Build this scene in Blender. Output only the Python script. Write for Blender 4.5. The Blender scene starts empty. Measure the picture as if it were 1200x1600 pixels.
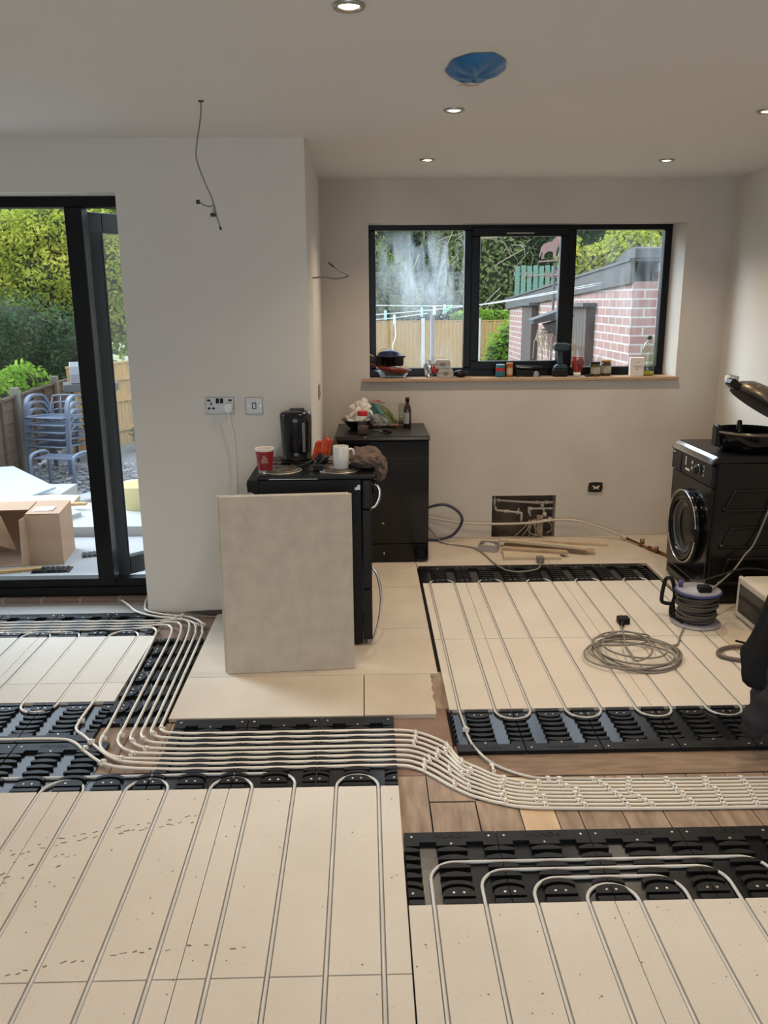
import bpy, math, random
from mathutils import Vector, Matrix, noise
R = math.radians
PI = math.pi
SC = bpy.context.scene
COL = SC.collection

# ------------------------------------------------------------------ camera, sky, sun, exposure
cam_d = bpy.data.cameras.new('camera')
cam = bpy.data.objects.new('camera', cam_d)
COL.objects.link(cam)
cam_d.sensor_fit = 'VERTICAL'
cam_d.sensor_height = 24.0
cam_d.lens = 24.0 * 1303.0 / 1600.0
cam_d.clip_start = 0.05
cam_d.clip_end = 200
cam.matrix_world = Matrix(((0.99968, 0.01304, -0.02206, 0.0), (-0.02243, 0.24418, -0.96947, 0.0),
                           (-0.00726, 0.96964, 0.24439, 1.674), (0, 0, 0, 1)))
SC.camera = cam
SC.view_settings.view_transform = 'Standard'
SC.view_settings.look = 'None'
SC.view_settings.exposure = 0.0
SC.view_settings.gamma = 1.0
SC.view_settings.use_curve_mapping = False

world = bpy.data.worlds.new('overcast_sky')
SC.world = world
world.use_nodes = True
wn = world.node_tree
wn.nodes.clear()
w_out = wn.nodes.new('ShaderNodeOutputWorld')
w_bg = wn.nodes.new('ShaderNodeBackground')
w_ramp = wn.nodes.new('ShaderNodeValToRGB')
w_sep = wn.nodes.new('ShaderNodeSeparateXYZ')
w_tc = wn.nodes.new('ShaderNodeTexCoord')
wn.links.new(w_tc.outputs['Generated'], w_sep.inputs[0])
wn.links.new(w_sep.outputs['Z'], w_ramp.inputs[0])
wn.links.new(w_ramp.outputs[0], w_bg.inputs[0])
wn.links.new(w_bg.outputs[0], w_out.inputs[0])
w_ramp.color_ramp.elements[0].color = (0.74, 0.85, 0.98, 1)
w_ramp.color_ramp.elements[1].color = (0.66, 0.82, 1.0, 1)
w_bg.inputs[1].default_value = 3.4

sun_d = bpy.data.lights.new('hazy_sun', 'SUN')
sun_d.energy = 6.9
sun_d.angle = R(40)
sun_d.color = (0.76, 0.89, 1.0)
sun = bpy.data.objects.new('hazy_sun', sun_d)
COL.objects.link(sun)
sun.rotation_euler = Vector((0.66, -0.36, -0.44)).to_track_quat('-Z', 'Y').to_euler()

LAMP_WATT = 46.0
LAMP_COL = (1.0, 0.79, 0.58)

# ------------------------------------------------------------------ helpers
class MB:
    """collects shapes for ONE mesh object"""
    def __init__(self):
        self.v = []; self.f = []; self.m = []; self.s = []
        self.mi = 0
        self.T = None
    def add(self, vs, fs, smooth=False):
        b = len(self.v)
        if self.T is not None:
            vs = [self.T @ Vector(p) for p in vs]
        self.v += [tuple(p) for p in vs]
        self.f += [tuple(b + i for i in q) for q in fs]
        self.m += [self.mi] * len(fs)
        self.s += [smooth] * len(fs)
        return self
    def box(self, x0, y0, z0, x1, y1, z1):
        vs = [(x0, y0, z0), (x1, y0, z0), (x1, y1, z0), (x0, y1, z0), (x0, y0, z1), (x1, y0, z1), (x1, y1, z1), (x0, y1, z1)]
        return self.add(vs, [(0, 3, 2, 1), (4, 5, 6, 7), (0, 1, 5, 4), (1, 2, 6, 5), (2, 3, 7, 6), (3, 0, 4, 7)])
    def prism(self, poly, a, b, axis='z', smooth=False):
        n = len(poly)
        def P(p, t):
            return (p[0], p[1], t) if axis == 'z' else ((p[0], t, p[1]) if axis == 'y' else (t, p[0], p[1]))
        vs = [P(p, a) for p in poly] + [P(p, b) for p in poly]
        fs = [tuple(range(n))[::-1], tuple(range(n, 2 * n))]
        side = [(i, (i + 1) % n, n + (i + 1) % n, n + i) for i in range(n)]
        if axis == 'y':
            fs = [q[::-1] for q in fs]; side = [q[::-1] for q in side]
        self.add(vs, fs, False)
        k = len(self.v) - 2 * n
        self.f += [tuple(k + i for i in q) for q in side]
        self.m += [self.mi] * n; self.s += [smooth] * n
        return self
    def lathe(self, prof, seg=24, c=(0, 0, 0), sx=1, sy=1, cap0=True, cap1=True, smooth=True):
        vs = []; fs = []
        for r, z in prof:
            for i in range(seg):
                a = 2 * PI * i / seg
                vs.append((c[0] + r * math.cos(a) * sx, c[1] + r * math.sin(a) * sy, c[2] + z))
        for k in range(len(prof) - 1):
            for i in range(seg):
                j = (i + 1) % seg
                fs.append((k * seg + i, k * seg + j, (k + 1) * seg + j, (k + 1) * seg + i))
        self.add(vs, fs, smooth)
        b = len(self.v) - len(vs)
        if cap0:
            self.f.append(tuple(b + i for i in range(seg))[::-1]); self.m.append(self.mi); self.s.append(False)
        if cap1:
            self.f.append(tuple(b + (len(prof) - 1) * seg + i for i in range(seg))); self.m.append(self.mi); self.s.append(False)
        return self
    def cyl(self, p, q, r, seg=14, r2=None):
        return self.tube([p, q], r, seg, r2=r2)
    def tube(self, path, r, seg=10, closed=False, r2=None, cap=True):
        pts = [Vector(p) for p in path]
        n = len(pts)
        vs = []; fs = []
        up = None
        for i, p in enumerate(pts):
            if closed:
                t = pts[(i + 1) % n] - pts[i - 1]
            else:
                t = pts[min(i + 1, n - 1)] - pts[max(i - 1, 0)]
            if t.length < 1e-9:
                t = Vector((0, 0, 1))
            t.normalize()
            if up is None:
                up = Vector((0, 0, 1)) if abs(t.z) < 0.9 else Vector((1, 0, 0))
            a = t.cross(up)
            if a.length < 1e-6:
                a = t.orthogonal()
            a.normalize()
            b = a.cross(t).normalized()
            up = b
            rr = r if not isinstance(r, (list, tuple)) else r[i]
            if r2 is not None:
                rr = r + (r2 - r) * i / (n - 1)
            for k in range(seg):
                w = 2 * PI * k / seg
                vs.append(p + a * math.cos(w) * rr + b * math.sin(w) * rr)
        m = n if closed else n - 1
        for i in range(m):
            i2 = (i + 1) % n
            for k in range(seg):
                k2 = (k + 1) % seg
                fs.append((i * seg + k2, i * seg + k, i2 * seg + k, i2 * seg + k2))
        self.add(vs, fs, True)
        if cap and not closed:
            b = len(self.v) - len(vs)
            self.f.append(tuple(b + k for k in range(seg))); self.m.append(self.mi); self.s.append(False)
            self.f.append(tuple(b + (n - 1) * seg + k for k in range(seg))[::-1]); self.m.append(self.mi); self.s.append(False)
        return self
    def ball(self, c, rx, ry=None, rz=None, seg=14, rings=9, jitter=0, rng=None):
        ry = rx if ry is None else ry; rz = rx if rz is None else rz
        vs = [(c[0], c[1], c[2] - rz)]
        for k in range(1, rings):
            ph = -PI / 2 + PI * k / rings
            for i in range(seg):
                a = 2 * PI * i / seg
                q = 1 + (rng.uniform(-jitter, jitter) if rng else 0)
                vs.append((c[0] + rx * q * math.cos(ph) * math.cos(a), c[1] + ry * q * math.cos(ph) * math.sin(a), c[2] + rz * q * math.sin(ph)))
        vs.append((c[0], c[1], c[2] + rz))
        fs = []
        for i in range(seg):
            fs.append((0, 1 + (i + 1) % seg, 1 + i))
        for k in range(rings - 2):
            for i in range(seg):
                j = (i + 1) % seg
                fs.append((1 + k * seg + i, 1 + k * seg + j, 1 + (k + 1) * seg + j, 1 + (k + 1) * seg + i))
        t = len(vs) - 1
        for i in range(seg):
            fs.append((t, 1 + (rings - 2) * seg + i, 1 + (rings - 2) * seg + (i + 1) % seg))
        return self.add(vs, fs, True)
    def grid(self, nu, nv, fn, smooth=True):
        vs = [fn(i / nu, j / nv) for j in range(nv + 1) for i in range(nu + 1)]
        fs = [(j * (nu + 1) + i, j * (nu + 1) + i + 1, (j + 1) * (nu + 1) + i + 1, (j + 1) * (nu + 1) + i) for j in range(nv) for i in range(nu)]
        return self.add(vs, fs, smooth)

def obj(name, mb, mats, parent=None, loc=None, rot=None, bevel=0, seg=2, solid=0, sub=0):
    me = bpy.data.meshes.new(name)
    me.from_pydata(mb.v, [], mb.f)
    me.polygons.foreach_set('material_index', mb.m)
    me.polygons.foreach_set('use_smooth', mb.s)
    me.update()
    for m in (mats if isinstance(mats, (list, tuple)) else [mats]):
        me.materials.append(m)
    o = bpy.data.objects.new(name, me)
    COL.objects.link(o)
    if parent is not None:
        o.parent = parent
    if loc is not None:
        o.location = loc
    if rot is not None:
        o.rotation_euler = rot
    if solid:
        md = o.modifiers.new('solid', 'SOLIDIFY'); md.thickness = solid; md.offset = 0
    if sub:
        md = o.modifiers.new('sub', 'SUBSURF'); md.levels = sub; md.render_levels = sub
    if bevel:
        md = o.modifiers.new('bev', 'BEVEL'); md.width = bevel; md.segments = seg
        md.limit_method = 'ANGLE'; md.angle_limit = R(40)
        md.harden_normals = False
    return o

def tag(o, label, cat, group=None, kind=None):
    o['label'] = label
    o['category'] = cat
    if group: o['group'] = group
    if kind: o['kind'] = kind
    return o

def thing(name, label, cat, loc=(0, 0, 0), rz=0.0, group=None, rot=None):
    o = bpy.data.objects.new(name, None)
    COL.objects.link(o)
    o.empty_display_size = 0.05
    o.location = loc
    o.rotation_euler = rot if rot is not None else (0, 0, rz)
    return tag(o, label, cat, group)

def struct(name, mb, mats, parent=None, **k):
    o = obj(name, mb, mats, parent, **k)
    if parent is None:
        o['kind'] = 'structure'
    return o

def copy_thing(o, loc=None, rot=None, label=None):
    c = o.copy(); COL.objects.link(c)
    if loc is not None: c.location = loc
    if rot is not None: c.rotation_euler = rot
    if label: c['label'] = label
    for ch in list(o.children):
        d = ch.copy(); COL.objects.link(d); d.parent = c
        for g in list(ch.children):
            e = g.copy(); COL.objects.link(e); e.parent = d
    return c

def text(name, s, size, mat, parent, loc, rot, depth=0.0003, align='CENTER'):
    c = bpy.data.curves.new(name, 'FONT')
    c.body = s; c.size = size; c.extrude = depth; c.align_x = align; c.align_y = 'CENTER'
    c.resolution_u = 2
    tmp = bpy.data.objects.new(name, c)
    me = bpy.data.meshes.new_from_object(tmp)
    bpy.data.objects.remove(tmp); bpy.data.curves.remove(c)
    me.materials.clear(); me.materials.append(mat)
    o = bpy.data.objects.new(name, me)
    COL.objects.link(o)
    o.parent = parent; o.location = loc; o.rotation_euler = rot
    return o

def spline(pts, n=8, closed=False):
    """Catmull-Rom through the points"""
    P = [Vector(p) for p in pts]
    out = []
    m = len(P)
    rng_ = range(m if closed else m - 1)
    for i in rng_:
        p1 = P[i]; p2 = P[(i + 1) % m]
        p0 = P[i - 1] if (closed or i > 0) else p1 + (p1 - p2)
        p3 = P[(i + 2) % m] if (closed or i + 2 < m) else p2 + (p2 - p1)
        for k in range(n):
            t = k / n
            out.append(0.5 * ((2 * p1) + (p2 - p0) * t + (2 * p0 - 5 * p1 + 4 * p2 - p3) * t * t + (3 * p1 - p0 - 3 * p2 + p3) * t ** 3))
    if not closed:
        out.append(P[-1])
    return out

# ------------------------------------------------------------------ materials
def mat(name, col, rough=0.5, metal=0.0, spec=0.5, var=0.0, vscale=8.0, bump=0.0, bscale=60.0, col2=None, detail=4.0,
        coat=0.0, emit=None, estr=0.0, stretch=None):
    m = bpy.data.materials.new(name)
    m.use_nodes = True
    nt = m.node_tree
    b = nt.nodes['Principled BSDF']
    c = (*col, 1)
    b.inputs['Roughness'].default_value = rough
    b.inputs['Metallic'].default_value = metal
    b.inputs['Specular IOR Level'].default_value = spec
    b.inputs['Coat Weight'].default_value = coat
    tc = nt.nodes.new('ShaderNodeTexCoord')
    mp = nt.nodes.new('ShaderNodeMapping')
    if stretch: mp.inputs['Scale'].default_value = stretch
    nt.links.new(tc.outputs['Object'], mp.inputs[0])
    nz = nt.nodes.new('ShaderNodeTexNoise')
    nz.inputs['Scale'].default_value = vscale
    nz.inputs['Detail'].default_value = detail
    nt.links.new(mp.outputs[0], nz.inputs['Vector'])
    mx = nt.nodes.new('ShaderNodeMix'); mx.data_type = 'RGBA'
    rp = nt.nodes.new('ShaderNodeValToRGB')
    rp.color_ramp.elements[0].position = 0.3; rp.color_ramp.elements[1].position = 0.7
    nt.links.new(nz.outputs['Fac'], rp.inputs[0])
    nt.links.new(rp.outputs[0], mx.inputs['Factor'])
    if col2 is None:
        k = 1 - (var if var else 0.04)
        col2 = tuple(x * k for x in col)
    mx.inputs['A'].default_value = c
    mx.inputs['B'].default_value = (*col2, 1)
    nt.links.new(mx.outputs['Result'], b.inputs['Base Color'])
    if bump:
        n2 = nt.nodes.new('ShaderNodeTexNoise'); n2.inputs['Scale'].default_value = bscale; n2.inputs['Detail'].default_value = 5
        nt.links.new(mp.outputs[0], n2.inputs['Vector'])
        bp = nt.nodes.new('ShaderNodeBump'); bp.inputs['Strength'].default_value = bump; bp.inputs['Distance'].default_value = 0.01
        nt.links.new(n2.outputs['Fac'], bp.inputs['Height'])
        nt.links.new(bp.outputs[0], b.inputs['Normal'])
    if emit:
        b.inputs['Emission Color'].default_value = (*emit, 1)
        b.inputs['Emission Strength'].default_value = estr
    m['mx'] = mx.name
    return m

def speckle(m, scale, amount, dark, thr=0.62):
    """adds fine fibres and specks of another colour to a material made by mat()"""
    nt = m.node_tree
    b = nt.nodes['Principled BSDF']
    src = nt.nodes[m['mx']].outputs['Result']
    tc = [n for n in nt.nodes if n.type == 'TEX_COORD'][0]
    nz = nt.nodes.new('ShaderNodeTexNoise'); nz.inputs['Scale'].default_value = scale; nz.inputs['Detail'].default_value = 6; nz.inputs['Roughness'].default_value = 0.7
    nt.links.new(tc.outputs['Object'], nz.inputs['Vector'])
    rp = nt.nodes.new('ShaderNodeValToRGB')
    rp.color_ramp.elements[0].position = thr; rp.color_ramp.elements[0].color = (0, 0, 0, 1)
    rp.color_ramp.elements[1].position = thr + 0.12; rp.color_ramp.elements[1].color = (amount, amount, amount, 1)
    nt.links.new(nz.outputs['Fac'], rp.inputs[0])
    mx = nt.nodes.new('ShaderNodeMix'); mx.data_type = 'RGBA'
    nt.links.new(rp.outputs[0], mx.inputs['Factor'])
    nt.links.new(src, mx.inputs['A'])
    mx.inputs['B'].default_value = (*dark, 1)
    nt.links.new(mx.outputs['Result'], b.inputs['Base Color'])
    m['mx'] = mx.name
    return m

def glass_mat(name, tint=(1, 1, 1), gloss=0.06, dirt=0.0, rough=0.0, smear=None):
    """thin clear sheet: see-through with a weak mirror reflection; dirt = dried smears of cleaning film"""
    m = bpy.data.materials.new(name)
    m.use_nodes = True
    nt = m.node_tree; nt.nodes.clear()
    out = nt.nodes.new('ShaderNodeOutputMaterial')
    tr = nt.nodes.new('ShaderNodeBsdfTransparent'); tr.inputs[0].default_value = (*tint, 1)
    gl = nt.nodes.new('ShaderNodeBsdfGlossy'); gl.inputs['Roughness'].default_value = rough
    mx = nt.nodes.new('ShaderNodeMixShader')
    fr = nt.nodes.new('ShaderNodeLayerWeight'); fr.inputs[0].default_value = 0.5
    pw = nt.nodes.new('ShaderNodeMath'); pw.operation = 'POWER'; pw.inputs[1].default_value = 5.0
    nt.links.new(fr.outputs['Facing'], pw.inputs[0])
    mul = nt.nodes.new('ShaderNodeMath'); mul.operation = 'MULTIPLY_ADD'; mul.inputs[1].default_value = 0.85; mul.inputs[2].default_value = gloss * 0.5
    nt.links.new(pw.outputs[0], mul.inputs[0])
    mul.use_clamp = True
    nt.links.new(mul.outputs[0], mx.inputs[0])
    nt.links.new(tr.outputs[0], mx.inputs[1]); nt.links.new(gl.outputs[0], mx.inputs[2])
    last = mx.outputs[0]
    if dirt:
        df = nt.nodes.new('ShaderNodeBsdfTranslucent'); df.inputs[0].default_value = (0.75, 0.82, 0.86, 1)
        d2 = nt.nodes.new('ShaderNodeBsdfDiffuse'); d2.inputs[0].default_value = (0.75, 0.82, 0.86, 1)
        ad = nt.nodes.new('ShaderNodeMixShader'); ad.inputs[0].default_value = 0.35
        nt.links.new(df.outputs[0], ad.inputs[1]); nt.links.new(d2.outputs[0], ad.inputs[2])
        tc = nt.nodes.new('ShaderNodeTexCoord')
        mp = nt.nodes.new('ShaderNodeMapping'); mp.inputs['Scale'].default_value = (7, 1, 1.6); mp.inputs['Rotation'].default_value = (0, R(-32), 0)
        nz = nt.nodes.new('ShaderNodeTexNoise'); nz.inputs['Scale'].default_value = 1.7; nz.inputs['Detail'].default_value = 6; nz.inputs['Distortion'].default_value = 0.5
        nt.links.new(tc.outputs['Object'], mp.inputs[0]); nt.links.new(mp.outputs[0], nz.inputs['Vector'])
        rp = nt.nodes.new('ShaderNodeValToRGB')
        rp.color_ramp.elements[0].position = 0.38; rp.color_ramp.elements[0].color = (0, 0, 0, 1)
        rp.color_ramp.elements[1].position = 0.75; rp.color_ramp.elements[1].color = (dirt, dirt, dirt, 1)
        nt.links.new(nz.outputs['Fac'], rp.inputs[0])
        fac = rp.outputs[0]
        if smear:
            # the cleaning film is thickest in a round patch
            ds = nt.nodes.new('ShaderNodeVectorMath'); ds.operation = 'DISTANCE'; ds.inputs[1].default_value = smear[:3]
            nt.links.new(tc.outputs['Object'], ds.inputs[0])
            mr = nt.nodes.new('ShaderNodeMapRange'); mr.inputs[1].default_value = smear[3]; mr.inputs[2].default_value = smear[3] * 0.45
            mr.inputs[3].default_value = 0.12; mr.inputs[4].default_value = 1.0
            nt.links.new(ds.outputs['Value'], mr.inputs[0])
            m2 = nt.nodes.new('ShaderNodeMath'); m2.operation = 'MULTIPLY'
            nt.links.new(rp.outputs[0], m2.inputs[0]); nt.links.new(mr.outputs[0], m2.inputs[1])
            fac = m2.outputs[0]
        mz = nt.nodes.new('ShaderNodeMixShader')
        nt.links.new(fac, mz.inputs[0]); nt.links.new(last, mz.inputs[1]); nt.links.new(ad.outputs[0], mz.inputs[2])
        last = mz.outputs[0]
    nt.links.new(last, out.inputs[0])
    return m

def leaf_mat(name, c1, c2, c3=None):
    m = bpy.data.materials.new(name)
    m.use_nodes = True
    nt = m.node_tree; nt.nodes.clear()
    out = nt.nodes.new('ShaderNodeOutputMaterial')
    df = nt.nodes.new('ShaderNodeBsdfDiffuse'); tl = nt.nodes.new('ShaderNodeBsdfTranslucent')
    mx = nt.nodes.new('ShaderNodeMixShader'); mx.inputs[0].default_value = 0.48
    tc = nt.nodes.new('ShaderNodeTexCoord')
    n1 = nt.nodes.new('ShaderNodeTexNoise'); n1.inputs['Scale'].default_value = 1.1; n1.inputs['Detail'].default_value = 9; n1.inputs['Roughness'].default_value = 0.75
    nt.links.new(tc.outputs['Object'], n1.inputs['Vector'])
    rp = nt.nodes.new('ShaderNodeValToRGB')
    rp.color_ramp.elements[0].position = 0.36; rp.color_ramp.elements[0].color = (*c1, 1)
    rp.color_ramp.elements[1].position = 0.62; rp.color_ramp.elements[1].color = (*c2, 1)
    if c3:
        e = rp.color_ramp.elements.new(0.5); e.color = (*c3, 1)
    nt.links.new(n1.outputs['Fac'], rp.inputs[0])
    nt.links.new(rp.outputs[0], df.inputs[0]); nt.links.new(rp.outputs[0], tl.inputs[0])
    nt.links.new(df.outputs[0], mx.inputs[1]); nt.links.new(tl.outputs[0], mx.inputs[2])
    nt.links.new(mx.outputs[0], out.inputs[0])
    return m

def brick_mat(name, c1, c2, mortar, scale_w=0.225, scale_h=0.075, axes='XZ', mort=0.012):
    m = bpy.data.materials.new(name)
    m.use_nodes = True
    nt = m.node_tree
    b = nt.nodes['Principled BSDF']; b.inputs['Roughness'].default_value = 0.9
    tc = nt.nodes.new('ShaderNodeTexCoord')
    sp = nt.nodes.new('ShaderNodeSeparateXYZ'); cb = nt.nodes.new('ShaderNodeCombineXYZ')
    nt.links.new(tc.outputs['Object'], sp.inputs[0])
    nt.links.new(sp.outputs[axes[0]], cb.inputs[0]); nt.links.new(sp.outputs[axes[1]], cb.inputs[1])
    bk = nt.nodes.new('ShaderNodeTexBrick')
    bk.inputs['Scale'].default_value = 1.0
    bk.inputs['Brick Width'].default_value = scale_w; bk.inputs['Row Height'].default_value = scale_h
    bk.inputs['Mortar Size'].default_value = mort * 0.5
    bk.inputs['Color1'].default_value = (*c1, 1); bk.inputs['Color2'].default_value = (*c2, 1); bk.inputs['Mortar'].default_value = (*mortar, 1)
    nt.links.new(cb.outputs[0], bk.inputs['Vector'])
    nz = nt.nodes.new('ShaderNodeTexNoise'); nz.inputs['Scale'].default_value = 40
    nt.links.new(tc.outputs['Object'], nz.inputs['Vector'])
    mx = nt.nodes.new('ShaderNodeMix'); mx.data_type = 'RGBA'; mx.blend_type = 'MULTIPLY'; mx.inputs['Factor'].default_value = 0.35
    nt.links.new(bk.outputs['Color'], mx.inputs['A']); nt.links.new(nz.outputs['Color'], mx.inputs['B'])
    nt.links.new(mx.outputs['Result'], b.inputs['Base Color'])
    return m

def S(r, g, b):
    """sRGB 0-255 to linear"""
    f = lambda c: (c / 255 / 12.92) if c <= 10 else ((c / 255 + 0.055) / 1.055) ** 2.4
    return (f(r), f(g), f(b))

M = {}
M['plaster'] = mat('wall_plaster', (0.68, 0.645, 0.585), 0.85, var=0.05, vscale=1.6, bump=0.05, bscale=25)
M['plaster_raw'] = mat('unpainted_plaster', (0.60, 0.555, 0.495), 0.85, col2=(0.53, 0.48, 0.415), vscale=2.2, bump=0.06, bscale=18)
M['ceiling'] = mat('ceiling_paint', (0.76, 0.745, 0.715), 0.9, var=0.03, vscale=1.5)
M['board'] = speckle(mat('gypsum_fibre_board', (0.645, 0.60, 0.53), 0.85, col2=(0.595, 0.55, 0.478), vscale=3.0, bump=0.03, bscale=120), 120, 0.55, (0.30, 0.25, 0.18), 0.585)
M['chip'] = speckle(mat('plain_floor_sheet', (0.57, 0.505, 0.415), 0.85, col2=(0.49, 0.425, 0.34), vscale=4.0), 80, 0.55, (0.36, 0.28, 0.18), 0.57)
M['sheet'] = speckle(mat('leaning_sheet', (0.52, 0.465, 0.385), 0.85, col2=(0.43, 0.38, 0.31), vscale=14.0), 110, 0.45, (0.56, 0.52, 0.43), 0.53)
M['plastic_blk'] = mat('black_panel_plastic', (0.008, 0.0085, 0.0095), 0.45, spec=0.25, var=0.3, vscale=12, bump=0.05, bscale=200)
M['tray_blk'] = mat('smooth_black_tray', (0.010, 0.011, 0.013), 0.22, spec=0.55, var=0.3, vscale=9, bump=0.04, bscale=25)
M['screw'] = mat('zinc_screw', (0.75, 0.72, 0.62), 0.3, 1.0)
M['pipe'] = mat('white_pipe_plastic', (0.58, 0.575, 0.555), 0.22, spec=0.5, var=0.03)
M['pipe_cream'] = mat('cream_pipe_plastic', (0.72, 0.68, 0.60), 0.3, var=0.03)
M['clip'] = mat('white_clip', (0.85, 0.82, 0.75), 0.5)
M['wood'] = mat('old_floorboard', (0.37, 0.28, 0.205), 0.85, col2=(0.20, 0.145, 0.105), vscale=7, detail=9, stretch=(5, 1.0, 5), bump=0.1, bscale=30)
M['wood_x'] = mat('old_floorboard_across', (0.30, 0.215, 0.15), 0.85, col2=(0.17, 0.12, 0.085), vscale=7, detail=9, stretch=(1.0, 5, 5), bump=0.1, bscale=30)
M['wood_new'] = mat('new_floorboard', (0.62, 0.47, 0.31), 0.75, col2=(0.50, 0.36, 0.23), vscale=4, stretch=(6, 0.8, 6))
M['wood_red'] = mat('stained_floorboard', (0.26, 0.17, 0.13), 0.85, col2=(0.19, 0.12, 0.09), vscale=6)
M['sillwood'] = mat('oak_sill', (0.50, 0.34, 0.21), 0.6, col2=(0.36, 0.23, 0.13), vscale=6, stretch=(0.8, 8, 8))
M['dark'] = mat('dark_void', (0.015, 0.012, 0.01), 0.9)
M['frame'] = mat('black_window_frame', (0.0045, 0.0045, 0.0047), 0.30, spec=0.22)
M['seal'] = mat('grey_gasket', (0.02, 0.02, 0.022), 0.6)
M['steel'] = mat('brushed_steel', (0.42, 0.39, 0.35), 0.42, 1.0, var=0.2, vscale=30, stretch=(1, 1, 20))
M['chrome'] = mat('chrome', (0.75, 0.75, 0.76), 0.12, 1.0)
M['gloss_blk'] = mat('gloss_black_enamel', (0.004, 0.004, 0.0045), 0.13, spec=0.36)
M['satin_blk'] = mat('satin_black_enamel', (0.007, 0.007, 0.0075), 0.30, spec=0.32)
M['matt_blk'] = mat('matt_black_plastic', (0.009, 0.009, 0.0095), 0.55, spec=0.22)
M['white'] = mat('white_plastic', (0.78, 0.77, 0.74), 0.4)
M['wire_grey'] = mat('grey_cable', (0.22, 0.20, 0.17), 0.55)
M['wire_blk'] = mat('black_cable', (0.015, 0.015, 0.015), 0.5)
M['copper'] = mat('dull_copper', (0.30, 0.15, 0.08), 0.4, 1.0, var=0.3)
M['hole'] = mat('brick_recess', (0.16, 0.11, 0.08), 0.95, col2=(0.07, 0.05, 0.035), vscale=9, bump=0.5, bscale=20)
M['concrete'] = mat('pale_concrete', (0.36, 0.35, 0.33), 0.9, col2=(0.28, 0.27, 0.255), vscale=2.0, bump=0.1, bscale=30)
M['glass'] = glass_mat('window_glass', gloss=0.05)
# ------------------------------------------------------------------ the room
YB, YL, XR, XP, ZC = 5.86, 4.43, 2.49, -0.285, 2.46
mb = MB()
mb.box(XP - 0.3, YB, -0.05, 0.0365, YB + 0.28, ZC)                     # beside the window
mb.prism([(2.18, YB), (2.80, YB), (2.80, YB + 0.28), (2.133, YB + 0.28), (2.133, YB + 0.14)], -0.05, ZC)
mb.box(0.0365, YB, 2.18, 2.18, YB + 0.28, ZC)                          # above it
mb.box(0.0365, YB, 0.307, 2.18, YB + 0.28, 1.135)                      # below it
mb.box(0.0365, YB, -0.05, 0.913, YB + 0.28, 0.307)
mb.box(1.377, YB, -0.05, 2.18, YB + 0.28, 0.307)
mb.mi = 1
mb.box(0.913, YB + 0.11, -0.05, 1.377, YB + 0.28, 0.307)               # rough back of the pipe recess
struct('wall_back', mb, [M['plaster_raw'], M['hole']])
mb = MB()
mb.box(XP - 0.3, YL + 0.3, -0.05, XP, YB, ZC)
struct('wall_return', mb, M['plaster'])
mb = MB()
mb.box(-1.228, YL, -0.02, XP, YL + 0.3, ZC)
mb.box(-3.5, YL, 2.212, -1.228, YL + 0.3, ZC)
mb.box(-3.5, YL, -0.05, -3.1, YL + 0.3, 2.212)
struct('wall_left', mb, M['plaster'])
mb = MB(); mb.box(XR, -3.3, -0.05, XR + 0.3, YB, ZC)
struct('wall_right', mb, M['plaster'])
mb = MB(); mb.box(-3.5, -3.3, -0.05, -3.2, YL, ZC)
struct('wall_side', mb, M['plaster'])
mb = MB()
mb.box(-3.5, -3.3, -0.05, -2.7, -3.0, ZC); mb.box(2.0, -3.3, -0.05, XR, -3.0, ZC); mb.box(-2.7, -3.3, 2.25, 2.0, -3.0, ZC)
struct('wall_rear', mb, M['plaster'])
mb = MB(); mb.box(-3.5, -3.3, ZC, 2.8, YL + 0.3, ZC + 0.15); mb.box(XP - 0.3, YL + 0.3, ZC, 2.8, YB + 0.28, ZC + 0.15)
struct('ceiling', mb, M['ceiling'])

# old timber sub-floor: dark slab and planks of uneven width
mb = MB()
mb.box(-3.5, -3.3, -0.12, 2.8, 4.56, -0.036); mb.box(XP - 0.2, 4.56, -0.12, 2.8, YB + 0.2, -0.036)
def plank(x0, y0, x1, y1, mi, g=0.002):
    mb.mi = mi
    mb.box(x0 + g, y0 + g, -0.036, x1 - g, y1 - g, -0.018)
xs = [0.10, 0.207, 0.368, 0.512, 0.632, 0.712, 0.86, 1.0, 1.16, 1.305, 1.45, 1.60, 1.75, 1.9, 2.05, 2.2, 2.35, 2.49]
for i in range(len(xs) - 1):
    plank(xs[i], 2.30, xs[i + 1], 2.715 if i > 1 else (2.565 if i == 1 else 2.735), 3 if i == 3 else 1, 0.002 if i != 1 else 0.0035)
plank(0.207, 2.569, 0.40, 2.735, 1); plank(0.10, 2.735, 0.33, 3.25, 4)
plank(0.33, 2.72, 2.49, 2.94, 2); plank(0.10, 3.25, 0.36, 3.62, 1)
for i in range(8):
    plank(-1.12 + i * 0.1525, 2.62, -1.12 + (i + 1) * 0.1525, 3.165, 1)
for i in range(9):
    plank(-1.25 + i * 0.145, 3.95, -1.25 + (i + 1) * 0.145, 4.40, 4 if i in (1, 2) else 1)
mb.mi = 5
mb.box(-3.15, 4.392, -0.036, -1.10, 4.56, -0.004)
mb.box(-1.10, 4.37, -0.036, -0.30, 4.43, -0.010)
struct('floor', mb, [M['dark'], M['wood'], M['wood_x'], M['wood_new'], M['wood_red'], M['concrete']])
M['brick_floor'] = brick_mat('threshold_brick', (0.20, 0.13, 0.095), (0.26, 0.20, 0.155), (0.34, 0.30, 0.26), 0.22, 0.09, 'XZ')
mb = MB(); mb.box(-3.15, 4.56, -0.10, -1.10, 4.74, 0.032)
struct('trim_1', mb, M['brick_floor'])

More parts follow.
